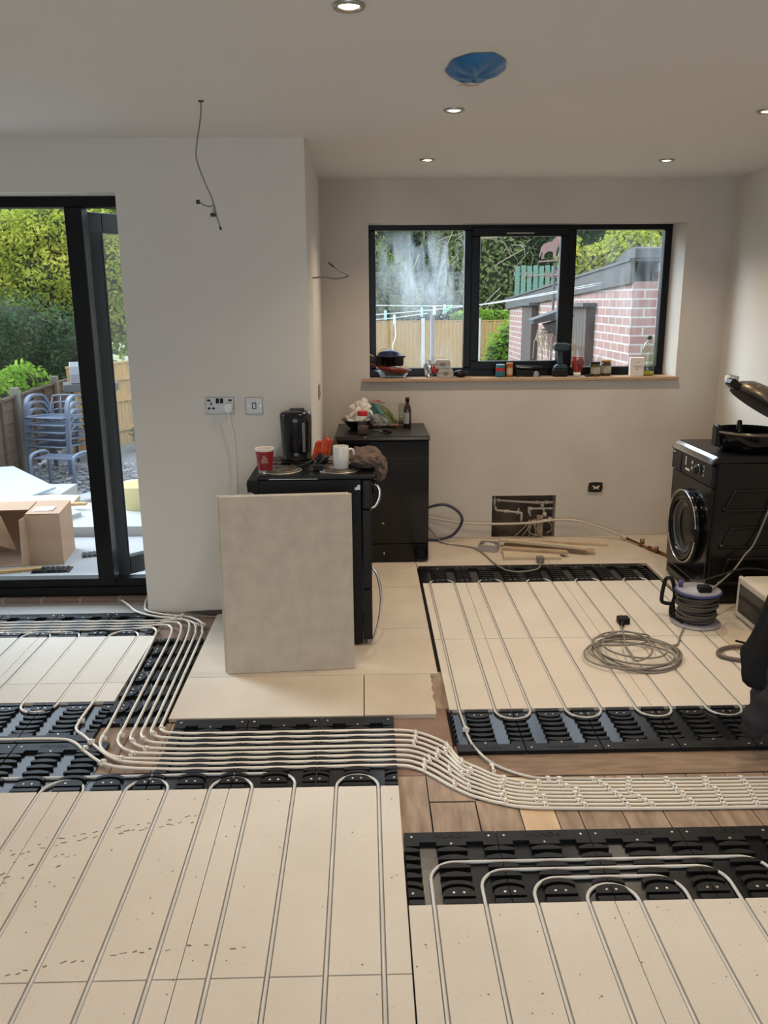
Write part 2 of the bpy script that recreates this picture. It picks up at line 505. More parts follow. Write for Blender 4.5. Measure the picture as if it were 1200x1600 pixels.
# ---- window_1: three lights in a black frame, oak sill
win = thing('window_1', 'black framed three-light kitchen window above the oak sill', 'window'); win['kind'] = 'structure'
mb = MB()
Y0, Y1 = 5.99, 6.06
mb.box(0.0365, Y0, 1.155, 2.133, Y1, 1.215); mb.box(0.0365, Y0, 2.145, 2.133, Y1, 2.19)
mb.box(0.0365, Y0, 1.215, 0.084, Y1, 2.145); mb.box(2.082, Y0, 1.215, 2.133, Y1, 2.145)
mb.box(0.70, Y0, 1.215, 0.76, Y1, 2.145); mb.box(1.40, Y0, 1.215, 1.472, Y1, 2.145)
f_ = obj('window_frame', mb, M['frame'], win, bevel=0.006)
sash = MB()
a, b, c, d = 0.745, 1.418, 1.20, 2.165
sash.box(a, Y0 - 0.022, c, b, Y0 + 0.03, c + 0.062); sash.box(a, Y0 - 0.022, d - 0.062, b, Y0 + 0.03, d)
sash.box(a, Y0 - 0.022, c + 0.062, a + 0.06, Y0 + 0.03, d - 0.062); sash.box(b - 0.06, Y0 - 0.022, c + 0.062, b, Y0 + 0.03, d - 0.062)
so = obj('opening_sash', sash, M['frame'], win, bevel=0.006)
mb = MB(); mb.box(0.98, Y0 - 0.036, 2.118, 1.17, Y0 - 0.0225, 2.128)
obj('trickle_vent', mb, M['steel'], so, bevel=0.003)
M['glass_film'] = glass_mat('window_glass_film', gloss=0.05, dirt=0.55, smear=(0.43, 6.03, 1.93, 0.40))
M['glass_film2'] = glass_mat('window_glass_streaks', gloss=0.05, dirt=0.14, smear=(1.95, 6.03, 1.85, 0.5))
for (x0, x1, z0, z1, mm) in ((0.084, 0.70, 1.215, 2.145, 'glass_film'), (0.805, 1.358, 1.262, 2.103, 'glass'), (1.472, 2.082, 1.215, 2.145, 'glass_film2')):
    mb = MB(); mb.box(x0, 6.027, z0, x1, 6.033, z1)
    obj('pane', mb, M[mm], win)
mb = MB()
mb.prism([(-0.016, 5.822), (2.195, 5.822), (2.195, 5.86), (2.18, 5.86), (2.133, 5.995), (0.037, 5.995), (0.037, 5.86), (-0.016, 5.86)], 1.132, 1.156)
obj('sill', mb, M['sillwood'], win, bevel=0.005)

# ---- door_1: black patio door, fixed light + leaf swung out
door = thing('door_1', 'black patio door with its outer leaf swung open to the garden', 'door', (0, 0, 0)); door['kind'] = 'structure'
mb = MB()
mb.box(-3.1, 4.60, 0.034, -1.14, 4.68, 0.088); mb.box(-3.1, 4.605, 0.088, -1.14, 4.68, 0.137)
mb.box(-3.1, 4.60, 2.158, -1.14, 4.68, 2.26)
mb.box(-3.1, 4.60, 0.137, -3.04, 4.68, 2.158); mb.box(-1.20, 4.60, 0.137, -1.14, 4.68, 2.158)
mb.box(-1.542, 4.585, 0.10, -1.45, 4.68, 2.158)
obj('door_frame', mb, M['frame'], door, bevel=0.005)
mb = MB(); mb.box(-3.04, 4.636, 0.137, -1.542, 4.642, 2.158)
obj('pane', mb, M['glass'], door)
M['leaf_frame'] = mat('slate_door_leaf', (0.010, 0.0108, 0.0125), 0.28, spec=0.3)
leaf = MB()
LW, LH0, LH1, st = 0.86, 0.10, 2.15, 0.105
leaf.box(0, -0.03, LH0, st, 0.03, LH1); leaf.box(LW - st, -0.03, LH0, LW, 0.03, LH1)
leaf.box(st, -0.03, LH0, LW - st, 0.03, LH0 + 0.11); leaf.box(st, -0.03, LH1 - st, LW - st, 0.03, LH1)
lo = obj('door_leaf', leaf, M['leaf_frame'], door, loc=(-1.508, 4.735, 0), rot=(0, 0, R(45.5)), bevel=0.005)
mb = MB(); mb.box(st, -0.004, LH0 + 0.11, LW - st, 0.004, LH1 - st)
M['glass_door'] = glass_mat('door_glass', gloss=0.09)
obj('leaf_pane', mb, M['glass_door'], lo)
mb = MB(); mb.box(0.098, -0.034, LH0 + 0.1, 0.104, -0.0305, LH1 - 0.1)
obj('gasket', mb, M['seal'], lo)

# ---- window_2: the glazed front of the room, behind the camera
w2 = thing('window_2', 'wide glazed window at the far end of the room', 'window'); w2['kind'] = 'structure'
mb = MB()
for x in (-2.7, -1.16, 0.40, 1.93):
    mb.box(x, -3.18, 0.0, x + 0.07, -3.1, 2.25)
mb.box(-2.7, -3.18, 2.18, 2.0, -3.1, 2.25); mb.box(-2.7, -3.18, -0.02, 2.0, -3.1, 0.05)
obj('window_frame', mb, M['frame'], w2)
for x in (-2.63, -1.09, 0.47):
    mb = MB(); mb.box(x, -3.145, 0.05, x + 1.46, -3.139, 2.18)
    obj('pane', mb, M['glass'], w2)
for nm, sx, sz, lc, rx in (('portal_front', 4.6, 2.2, (-0.35, -3.08, 1.15), R(90)), ('portal_window', 2.05, 0.98, (1.08, 5.98, 1.67), R(-90)), ('portal_door', 1.9, 2.05, (-2.1, 4.58, 1.15), R(-90))):
    ld = bpy.data.lights.new(nm, 'AREA'); ld.shape = 'RECTANGLE'; ld.size = sx; ld.size_y = sz
    ld.cycles.is_portal = True
    lo_ = bpy.data.objects.new(nm, ld); COL.objects.link(lo_); lo_.location = lc; lo_.rotation_euler = (rx, 0, 0)

# ------------------------------------------------------------------ floor boards
def grooved(xs0, xs1, y0, y1, gx, name, label, group=None):
    """pale board with a round-bottomed pipe groove cut along it at every x of gx"""
    prof = [(xs0 + 0.0012, -0.0175)]
    prof.append((xs0 + 0.0012, 0.0))
    for g in sorted(gx):
        if xs0 + 0.015 < g < xs1 - 0.015:
            prof += [(g - 0.0078, 0.0), (g - 0.0076, -0.0085), (g - 0.0045, -0.0135), (g + 0.0045, -0.0135), (g + 0.0076, -0.0085), (g + 0.0078, 0.0)]
    prof += [(xs1 - 0.0012, 0.0), (xs1 - 0.0012, -0.0175)]
    mb = MB()
    mb.prism(prof, y0 + 0.0012, y1 - 0.0012, axis='y')
    o = obj(name, mb, M['board'])
    return tag(o, label, 'floor board', group)

GA = [-0.1185 + 0.15 * k for k in range(-12, 2)]
GB = [0.181 + 0.1484 * k for k in range(0, 15)]
GC = [0.383 + 0.1498 * k for k in range(0, 12)]
GD = [-1.195 - 0.152 * k for k in range(0, 10)]
ea = [-2.302, -1.70, -1.10, -0.4985, 0.1045]
for i, w in enumerate(('outermost, by the frame edge', 'third from the bare floorboards', 'second from the bare floorboards', 'ending at the bare floorboards')):
    grooved(ea[i], ea[i + 1], 1.786, 2.647, GA, 'grooved_board', ['grooved board at the garden edge of the large front run, far row, partly hidden', 'grooved board third in from the bare floorboards, far row of large front run', 'grooved board with dark scuff marks, second in from bare floorboards, far row', 'grooved board with one looped pipe, ending beside the bare floorboards, far row'][i])
    grooved(ea[i], ea[i + 1], 0.58, 1.784, GA, 'grooved_board', ['grooved board on the garden side of the front run, near row, out of view', 'grooved board third in from the bare floorboards, near row of large front run', 'grooved board second in from the bare floorboards, near row of large front run', 'grooved board nearest the camera touching the nested-loop boards, near row'][i])
eb = [0.107, 0.70, 1.30, 1.90, 2.49]
for i in range(4):
    grooved(eb[i], eb[i + 1], 0.84, 2.036, GB, 'grooved_board', ['grooved board under the outer legs of the nested pipe loops, beside the long run', 'grooved board with the innermost nested pipe loop along its edge', 'grooved board third along under the nested loops, mostly out of view', 'grooved board fourth along under the nested loops, out of view'][i])
ec = [0.340, 0.604, 1.2035, 1.806]
for i in range(3):
    grooved(ec[i], ec[i + 1], 3.965, 4.842, GC, 'grooved_board', ['narrow grooved board beside the plain sheets in front of the dishwasher', 'grooved board in the middle of the row nearest the back wall', 'grooved board with the black plug on it, beside the washing machine'][i])
    grooved(ec[i], ec[i + 1], 3.207, 3.963, GC, 'grooved_board', ['narrow grooved board carrying the single straight pipe past the cut gap', 'grooved board between the two pipe loops under the kitchen, near row', 'grooved board under the loose coil of grey cable'][i])
ed = [-2.905, -2.303, -1.703, -1.104]
for i in range(3):
    grooved(ed[i], ed[i + 1], 3.522, 4.072, GD, 'grooved_board', ['grooved board inside the patio door, far row, out of view', 'grooved board inside the fixed glass of the patio door, far row', 'grooved board beside the column of pipes near the patio door, far row'][i])
    grooved(ed[i], ed[i + 1], 3.337, 3.520, GD, 'grooved_board', ['short grooved strip inside the patio door, out of view', 'short grooved strip inside the fixed glass of patio door', 'short grooved strip beside the column of pipes near the patio door'][i])

def sheet_on_floor(poly, label):
    mb = MB(); mb.prism(poly, -0.0178, -0.0002)
    return tag(obj('chipboard_sheet', mb, M['chip']), label, 'floor sheet')
rr = random.Random(3)
def rect(x0, y0, x1, y1):
    return [(x0, y0), (x1, y0), (x1, y1), (x0, y1)]
sheet_on_floor(rect(-0.832, 3.170, -0.0215, 3.560), 'plain floor sheet in front of the leaning boards along the black pipe strip')
edge = [(0.285 + rr.uniform(-0.005, 0.005), 3.172 + 0.388 * k / 14) for k in range(15)]
sheet_on_floor([(-0.0170, 3.560), (-0.0170, 3.172)] + edge, 'small plain floor sheet with a ragged broken edge')
sheet_on_floor(rect(-0.832, 3.563, 0.322, 4.118), 'plain floor sheet under the leaning boards and the near side of the cooker')
sheet_on_floor([(-0.832, 4.121), (0.322, 4.121), (0.322, 4.776), (XP + 0.003, 4.776), (XP + 0.003, 4.427), (-0.832, 4.427)], 'plain floor sheet under the cooker against the white pier')
sheet_on_floor(rect(XP + 0.003, 4.779, 0.322, 5.855), 'plain floor sheet under the dishwasher')
sheet_on_floor(rect(0.325, 5.187, 1.20, 5.857), 'plain floor sheet below the wall recess holding the timber offcuts')
sheet_on_floor(rect(1.203, 5.187, 2.486, 5.857), 'plain floor sheet under the copper tail beside the washing machine')
sheet_on_floor(rect(1.832, 4.192, 2.486, 5.184), 'plain floor sheet under the washing machine')
sheet_on_floor(rect(1.809, 3.21, 2.486, 4.189), 'plain floor sheet under the microwave')

# ------------------------------------------------------------------ black pipe-return panels
LENS = [0.13, 0.17, 0.21, 0.25]
def panel_mesh(u0, u1, v0=0.0, v1=0.335, lens=LENS, dees=True, bar=True, rib=True):
    """panel plan: u along the strip (pipe channels at .075, .225, ...), v away from the board edge"""
    mb = MB()
    zt, zb = -0.0004, -0.0178
    mb.mi = 1; mb.box(u0 + 0.0015, v0, zb, u1 - 0.0015, v1, -0.0135); mb.mi = 0
    hw = 0.048
    k0, k1 = math.floor(u0 / 0.15), math.ceil(u1 / 0.15)
    for k in range(k0, k1 + 1):
        c = k * 0.15
        a, b = max(c - hw, u0 + 0.002), min(c + hw, u1 - 0.002)
        # on a seam the block is split by the seam and a saw-cut shows
        segs = [(a, b)] if b - a > 0.006 else []
        for (a, b) in segs:
            def arcp(h, t, n=10):
                out = []
                for i in range(n + 1):
                    u = a + (b - a) * i / n
                    q = (u - c) / hw
                    out.append((u, h(q)))
                return out
            def rib_poly(lo, hi):
                n = 10
                top = [(a + (b - a) * i / n, hi((a + (b - a) * i / n - c) / hw)) for i in range(n + 1)]
                bot = [(a + (b - a) * i / n, lo((a + (b - a) * i / n - c) / hw)) for i in range(n + 1)]
                poly = bot + top[::-1]
                mb.prism(poly, -0.0136, zt)
            if dees and v0 <= 0.0:
                rib_poly(lambda q: 0.002, lambda q: 0.021)
                rib_poly(lambda q: 0.033, lambda q: 0.046 + 0.026 * math.sqrt(max(0, 1 - q * q)))
            if rib and v0 <= 0.07 and v1 > 0.11:
                rib_poly(lambda q: 0.058 + 0.028 * math.sqrt(max(0, 1 - q * q * 0.85)), lambda q: 0.078 + 0.024 * math.sqrt(max(0, 1 - q * q * 0.9)))
            for lv in lens:
                if v0 - 0.001 < lv - 0.012 and lv + 0.012 < v1 + 0.001:
                    rib_poly(lambda q: lv - 0.0115, lambda q: lv - 0.002 + 0.0135 * (1 - q * q))
            if bar and v1 > 0.3:
                rib_poly(lambda q: 0.2655, lambda q: 0.284)
    if bar and v1 > 0.3:
        mb.box(u0 + 0.0018, 0.284, -0.0136, u1 - 0.0018, v1, zt)
    return mb

PANEL_TEXT = 'WUNDA'
def panel(loc, rz, label, u0=0.0, u1=0.30, screws=True, txt=True, **k):
    t = thing('pipe_panel', label, 'pipe panel', loc, R(rz))
    obj('tray', panel_mesh(u0, u1, **k), [M['plastic_blk'], M['tray_blk']], t)
    v1 = k.get('v1', 0.335); v0 = k.get('v0', 0.0)
    pts = []
    if v0 <= 0 and k.get('dees', True):
        pts += [(0.015, 0.048), (0.285, 0.048), (0.135, 0.048), (0.165, 0.048)]
    if v1 > 0.3:
        pts += [(0.025, 0.312), (0.275, 0.312), (0.15, 0.275)]
    if screws:
        for (u, v) in pts:
            if u0 + 0.006 < u < u1 - 0.006:
                mb = MB(); mb.lathe([(0.0045, -0.001), (0.0042, 0.0006), (0.0015, 0.0008)], 10, (u, v, 0))
                obj('screw', mb, M['screw'], t)
    if txt and v1 > 0.3 and k.get('bar', True) and u1 - u0 > 0.25:
        text('raised_lettering', PANEL_TEXT, 0.030, M['plastic_blk'], t, (0.15, 0.312, -0.0004), (0, 0, 0 if (rz == 0) else PI), 0.0012)
    return t

# strip in front of the nested loops
for i in range(5):
    panel((0.108 + 0.2985 * i, 2.037, 0), 0, ['black pipe panel beside the long run, first in the nested-loop strip', 'second black pipe panel in the nested-loop strip', 'third black pipe panel in the nested-loop strip, behind the innermost loop', 'fourth black pipe panel in the nested-loop strip', 'fifth black pipe panel in the nested-loop strip, out of view'][i])
# kitchen near strip (turned round): seams at .604 + .3k
for i in range(5):
    panel((0.604 + 0.2995 * i, 3.204, 0), 180, ['black pipe panel crossed by the single straight pipe, beside the cut gap', 'second black pipe panel along the near kitchen strip, under a pipe bend', 'third black pipe panel along the near kitchen strip', 'fourth black pipe panel along the near kitchen strip, near the black jacket', 'fifth black pipe panel along the near kitchen strip, behind the black jacket'][i], u1=(0.264 if i == 0 else 0.2985))
# kitchen far strip below the back wall
for i in range(5):
    panel((0.304 + 0.2995 * i, 4.845, 0), 0, ['black pipe panel at the dishwasher end of the far kitchen strip', 'second black pipe panel from the dishwasher in the far strip', 'middle black pipe panel of the far strip, under the grey cable', 'fourth black pipe panel from the dishwasher in the far strip', 'black pipe panel at the washing-machine end of the far strip'][i], u0=(0.03 if i == 0 else 0), u1=(0.29 if i == 4 else 0.2985))
# front run: loop row
LF = [0.117, 0.154, 0.190, 0.2265]
for i in range(3):
    panel((-0.7955 + 0.3 * i, 2.652, 0), 0, ['black pipe panel under the bundle, start of the crossing strip by the bend', 'black pipe panel under the middle of the crossing pipe bundle', 'black pipe panel at the bare-floorboard end of the crossing strip'][i], v1=0.262, lens=LF, bar=False, txt=False)
    panel((-0.7955 + 0.3 * i, 2.822, 0), 0, ['black edge panel with notched bar above the bundle, by the bend', 'black edge panel with notched bar above the middle of the bundle', 'black edge panel with notched bar, bare-floorboard end of the bundle'][i], v0=0.093, dees=False, rib=False, txt=False)
panel((-1.0955, 2.652, 0), 0, 'short black panel with one crescent below the curved pipes', u0=0.075, u1=0.2985, v1=0.128, lens=[], bar=False, txt=False)
for i in range(2):
    panel((-1.40 + 0.02 - 0.3 * i, 2.652, 0), 0, ['black panel with raised lettering back to back with its twin, below it', 'black panel left of the lettered pair, lower row, cut by the frame'][i].replace('left of', 'outside'), u1=(0.36 if i == 0 else 0.2985))
# strip on the near side of the door boards (turned round)
for i in range(3):
    panel((-1.118 - 0.3 * i + 0.02, 3.334, 0), 180, ['black panel under the pipe bend by the column of pipes, upper row', 'black panel with lettering under the door-side loop, upper row', 'black panel at the frame edge, door-side upper row'][i])
# strip below the patio door
for i in range(4):
    panel((-1.415 - 0.3 * i + 0.0, 4.074, 0), 0, ['black panel at the pier end of the strip inside the patio door', 'second black panel from the pier inside the patio door', 'third black panel from the pier inside the patio door', 'fourth black panel from the pier inside the patio door, out of view'][i], u1=(0.285 if i == 0 else 0.2985), lens=[0.128, 0.166, 0.204, 0.242])
# column of panels between the door boards and the plain sheets (turned a quarter)
for i in range(3):
    panel((-1.100, 4.035 - 0.30 * i, 0), -90, ['black panel at the pier end of the column of pipes', 'middle black panel under the column of six pipes', 'black panel at the bend end of the column of six pipes'][i], v1=0.262, lens=[0.119, 0.159, 0.199, 0.24], bar=False, txt=False)

# ------------------------------------------------------------------ heating pipes
PR = 0.0062
ZP = -0.0064
ZT = 0.0008
def arc(cx, cy, r, a0, a1, n=14, z=ZP):
    return [(cx + r * math.cos(R(a0 + (a1 - a0) * i / n)), cy + r * math.sin(R(a0 + (a1 - a0) * i / n)), z) for i in range(n + 1)]
def uturn(x0, x1, y, up=1, n=16, squash=1.0):
    """half circle from x0 to x1 bulging towards +y (up=1) or -y"""
    c = (x0 + x1) / 2; r = (x1 - x0) / 2
    return [(c - r * math.cos(PI * i / n), y + up * squash * abs(r) * math.sin(PI * i / n), ZP) for i in range(n + 1)]
def pipe(path, label, name='heating_pipe', m='pipe', r=None, seg=10, group=None):
    r = r or (0.0054 if m == 'pipe' else PR)
    mb = MB(); mb.tube(path, r, seg)
    return tag(obj(name, mb, M[m]), label, 'pipe', group)
def densify(path, step=0.03):
    out = []
    for i in range(len(path) - 1):
        a, b = Vector(path[i]), Vector(path[i + 1])
        n = max(1, int((b - a).length / step / 3))
        for k in range(n):
            out.append(a.lerp(b, k / n))
    out.append(Vector(path[-1]))
    return out

YE = 0.60
ga = lambda k: -0.1185 + 0.15 * k          # k=0 -> pipe p1, 1 -> p2
pipe([(ga(0), YE, ZP)] + uturn(ga(0), ga(1), 2.653) + [(ga(1), YE, ZP)], 'narrow pipe loop beside the bare floorboards in the front run')
lead = [(ga(-1), YE, ZP), (ga(-1), 2.675, ZP)] + arc(ga(-1) - 0.075, 2.675, 0.075, 0, 90)[1:] + [(-0.6, 2.752, ZP), (-1.1, 2.748, ZP), (-1.7, 2.748, ZP), (-2.2, 2.748, ZP)]
pipe(densify(lead), 'single pipe turning a corner and running straight above the front loops')
for j, k in enumerate((-3, -5, -7)):
    pipe([(ga(k), YE, ZP)] + uturn(ga(k), ga(k + 1), 2.650) + [(ga(k + 1), YE, ZP)], ['wide-set pipe loop next to the turning single pipe in the front run', 'pipe loop crossing the scuff marks in the front run', 'pipe loop at the garden side of the front run'][j])
gb = lambda k: 0.181 + 0.1484 * k
def nested(xa, xb, yt, r):
    return [(xa, YE, ZP), (xa, yt - r, ZP)] + arc(xa + r, yt - r, r, 180, 90)[1:] + arc(xb - r, yt - r, r, 90, 0) + [(xb, YE, ZP)]
for j, (yt) in enumerate((2.228, 2.188, 2.147)):
    pipe(densify(nested(gb(j), gb(7 - j), yt, 0.08)), ['outermost of the four nested pipe loops', 'second largest of the four nested pipe loops', 'second smallest of the four nested pipe loops'][j])
pipe([(gb(3), YE, ZP)] + uturn(gb(3), gb(4), 2.04) + [(gb(4), YE, ZP)], 'innermost and smallest of the four nested pipe loops')

# bundle rows on the bare floor: guide curves from the strip to the wide bundle
G1 = [(0.10, 3.058), (0.16, 3.052), (0.215, 3.02), (0.275, 2.955), (0.305, 2.88), (0.335, 2.80), (0.40, 2.735), (0.48, 2.685)]
top = [(0.100, 3.052), (0.190, 3.041), (0.268, 2.985), (0.307, 2.935), (0.343, 2.830), (0.405, 2.766), (0.474, 2.707), (0.60, 2.668), (0.975, 2.652), (1.44, 2.645), (2.45, 2.645)]
bot = [(0.100, 2.788), (0.176, 2.772), (0.236, 2.716), (0.280, 2.664), (0.346, 2.599), (0.395, 2.569), (0.447, 2.544), (0.56, 2.512), (0.92, 2.495), (1.40, 2.490), (2.45, 2.490)]
rows = [3.052, 3.012, 2.972, 2.932, 2.897, 2.860, 2.824, 2.788]
ZB = -0.0105
riser_x0 = [-1.102, -1.022, -0.975, -0.935, -0.897, -0.862]     # at the pier end
riser_x1 = [-1.062, -0.998, -0.952, -0.915, -0.880, -0.848]     # at the bend end
bundle = []
for k in range(8):
    t = k / 7
    tail = [(a[0] + (b[0] - a[0]) * t, a[1] + (b[1] - a[1]) * t, ZB + 0.0) for a, b in zip(top, bot)]
    tail[0] = (0.095, rows[k], ZP + 0.001)
    head = []
    y = rows[k]
    if k < 6:
        i = 5 - k
        xb, xt = riser_x1[i], riser_x0[i]
        rad = 0.055 + 0.022 * k
        head = [(xt, 4.05, ZT), (xt * 0.5 + xb * 0.5, 3.60, ZT), (xb, 3.14, ZT), (xb + 0.0, y + rad + 0.03, ZT)] + [(xb + rad - rad * math.cos(R(a)), y + rad - rad * math.sin(R(a)), ZT) for a in (0, 18, 36, 54, 72, 90)]
        # far end: the four lower pipes swing into the strip by the door, the last two dive under the threshold
        if k >= 2:
            ry = {5: 4.182, 4: 4.221, 3: 4.260, 2: 4.298}[k]
            q = {5: 0.07, 4: 0.09, 3: 0.10, 2: 0.11}[k]
            pre = [(-2.6, ry, ZP), (-1.6, ry, ZP), (xt - q - 0.10, ry, ZP), (xt - q, ry - 0.002, ZT), (xt - q * 0.32, ry - q * 0.35, ZT)]
        else:
            pre = {1: [(-1.42, 4.57, 0.02), (-1.36, 4.50, 0.015), (-1.28, 4.40, 0.008), (-1.16, 4.335, 0.004), (-1.02, 4.30, 0.002), (-0.93, 4.23, 0), (xt - 0.01, 4.13, ZT)],
                   0: [(-1.27, 4.575, 0.03), (-1.262, 4.50, 0.02), (-1.235, 4.42, 0.008), (-1.12, 4.36, 0.004), (-0.98, 4.325, 0.002), (-0.895, 4.24, 0), (xt - 0.01, 4.13, ZT)]}[k]
        head = pre + head
    elif k == 6:
        x = GD[0]
        head = [(x, 3.24, ZT), (x, 3.16, ZT), (-1.185, 3.09, ZT), (-1.13, 3.03, ZT), (-1.05, 2.935, 0.003), (-0.98, 2.87, 0.001), (-0.90, 2.834, ZT)]
    else:
        head = [(-2.2, 3.020, ZT), (-1.5, 3.020, ZT), (-1.24, 3.018, 0.0), (-1.16, 2.985, 0.003), (-1.09, 2.91, 0.003), (-1.0, 2.83, 0.001), (-0.90, 2.795, ZT)]
    mid = [(-0.70, y, ZP + 0.0012), (-0.45, y, ZP + 0.001), (-0.2, y, ZP + 0.001)]
    path = spline(head + mid + tail, 8)
    bundle.append((head, path))
lab = ['bundled pipe on the inside of the bend, next to the edge bar', 'second bundled pipe out from the edge bar', 'third bundled pipe out from the edge bar', 'fourth bundled pipe out from the edge bar, last of its group', 'fifth bundled pipe out from the edge bar, first of the outer group', 'sixth bundled pipe, from the pipe nearest the door boards', 'seventh bundled pipe, rising from the door-side loop', 'outermost bundled pipe, coming off the lettered panel pair']
# door-side loops
D0, D1, D2, D3, D4 = GD[0], GD[1], GD[2], GD[3], GD[4]
bpipes = []
for k in range(8):
    path = bundle[k][1]
    if k == 6:
        pre = [(-2.6, 4.150, ZP), (-1.75, 4.150, ZP)] + [(D2 - 0.06, 4.148, ZP), (D2 - 0.018, 4.125, ZP), (D2, 4.085, ZP)] + uturn(D2, D1, 3.332, -1) + uturn(D1, D0, 4.075, 1) + [(D0, 3.4, ZP)]
        path = [Vector(p) for p in pre] + path
    bpipes.append(pipe(path, lab[k], m='pipe_cream'))
pipe([(D4, 3.0, ZP), (D4, 3.4, ZP)] + uturn(D4, D3, 4.075, 1) + [(D3, 3.4, ZP), (D3, 3.0, ZP)], 'pipe loop under the fixed glass of the patio door')
# kitchen circuit: single lead, then back-and-forth loops
gc = lambda k: GC[k]
path = [(2.45, 2.668, ZB), (1.44, 2.668, ZB), (0.98, 2.674, ZB), (0.66, 2.688, ZB), (0.56, 2.715, ZB), (0.47, 2.785, ZB + 0.002), (0.42, 2.87, ZP + 0.003), (0.397, 2.97, ZP), (gc(0) + 0.006, 3.10, ZP), (gc(0), 3.22, ZP)]
path = [Vector(p) for p in spline(path, 8)]
for k in range(0, 10, 2):
    path += [Vector(p) for p in uturn(gc(k), gc(k + 1), 4.842, 1)]
    if k < 8:
        path += [Vector(p) for p in uturn(gc(k + 1), gc(k + 2), 3.207, -1, squash=1.05)]
    else:
        path += [Vector((gc(k + 1), 3.15, ZP))]
serp = pipe(path, 'long kitchen pipe snaking back and forth from the bundle', m='pipe')

# clips: each snaps two neighbouring pipes together, a child of the first of the two
def clip(owner, p, ang, w=0.022):
    mb = MB()
    mb.T = Matrix.Translation(p) @ Matrix.Rotation(ang, 4, 'Z')
    mb.box(-0.0035, -w, 0.0035, 0.0035, w, 0.0105)
    mb.box(-0.006, -w - 0.002, -0.004, 0.006, -w + 0.006, 0.0105)
    mb.box(-0.006, w - 0.006, -0.004, 0.006, w + 0.002, 0.0105)
    mb.prism([(-0.004, -0.004), (0.004, -0.004), (0.0075, 0.004), (-0.0075, 0.004)], 0.0105, 0.015)
    obj('clip', mb, M['clip'], owner)
def at_x(path, x):
    for i in range(len(path) - 2, 0, -1):
        a, b = path[i], path[i + 1]
        if (a.x - x) * (b.x - x) <= 0 and abs(b.x - a.x) > 1e-6:
            t = (x - a.x) / (b.x - a.x)
            return a.lerp(b, t), math.atan2(b.y - a.y, b.x - a.x)
    return None, 0
def paths():
    return [path] + [b[1] for b in bundle]
def clip_pair(k, x):
    P_ = [serp_path] + [b[1] for b in bundle]
    OW = [serp] + bpipes
    p, a = at_x(P_[k], x) if k else at_x(list(reversed(P_[0])), x)
    q, a2 = at_x(P_[k + 1], x + 0.004)
    if p is None or q is None: return
    m_ = (p + q) / 2
    w = (p - q).length / 2
    an = math.atan2(q.y - p.y, q.x - p.x) + PI / 2
    clip(OW[k], m_, an, min(max(w, 0.009), 0.03))
serp_path = path
rc = random.Random(11)
for x0, off in ((0.475, (-.02, .012, .004, -.006, -.012, -.006, -.016, -.008)), (0.585, (0.06, 0.02, -0.04, 0.0, 0.0, 0.02, -0.01, 0.015)), (0.70, (-0.015, -0.02, 0.0, 0.03, 0.02, 0.03, 0.02, 0.035)),
                (0.80, (0.005, 0.025, 0.04, 0.045, 0.06, 0.07, 0.075, 0.08)), (0.935, (0.0, -0.005, -0.015, -0.02, -0.02, 0.0, 0.015, 0.03)), (1.06, (0.01, 0.005, 0.02, 0.02, 0.035, 0.03, 0.045, 0.045)),
                (1.20, (0.01, 0.003, -0.005, 0.02, 0.02, 0.015, 0.012, 0.012)), (1.34, (0.0, 0.0, 0.0, 0.0, -0.005, -0.008, -0.01, -0.015)), (1.48, (0.0, 0.004, 0.01, 0.0, 0.006, 0.01, 0.02, 0.02))):
    for k in range(8):
        clip_pair(k, x0 + off[k])
for k, x in ((1, 0.185), (2, 0.180), (3, 0.172), (5, 0.225), (6, 0.205), (7, 0.200), (1, 0.302), (2, 0.290), (3, 0.262), (4, 0.252), (1, 0.345), (2, 0.372), (3, 0.358), (4, 0.335), (5, 0.292), (7, 0.300), (6, 0.35)):
    clip_pair(k, x)
# single clips screwed down where pipes bend
for owner, p, an in ((serp, (0.392, 3.04, ZP), R(80)), (bpipes[6], (-1.192, 3.17, ZP), R(85)), (bpipes[5], (-1.055, 3.02, ZP), R(80)), (bpipes[4], (-0.992, 3.045, ZP), R(80)), (bpipes[3], (-0.93, 2.985, 0), R(45)), (bpipes[2], (-0.89, 3.0, 0), R(50)),
                     (bpipes[1], (-0.862, 3.04, 0), R(60)), (bpipes[0], (-0.838, 3.085, 0), R(60)), (bpipes[7], (-1.10, 2.93, 0.003), R(-45)), (bpipes[6], (-1.09, 2.98, 0.003), R(-45)), (bpipes[7], (-1.0, 2.83, 0.001), R(-30)), (bpipes[6], (-0.94, 2.855, 0), R(-30)), (bpipes[5], (-0.905, 2.885, 0), R(-30)), (bpipes[4], (-0.86, 2.925, 0), R(-40)),
                     (bpipes[0], (-0.88, 4.20, 0), R(-60)), (bpipes[1], (-0.915, 4.205, 0), R(-60)), (bpipes[1], (-1.05, 4.31, 0.002), R(-20)), (bpipes[0], (-1.02, 4.335, 0.002), R(-20))):
    clip(owner, Vector(p), an, 0.011)

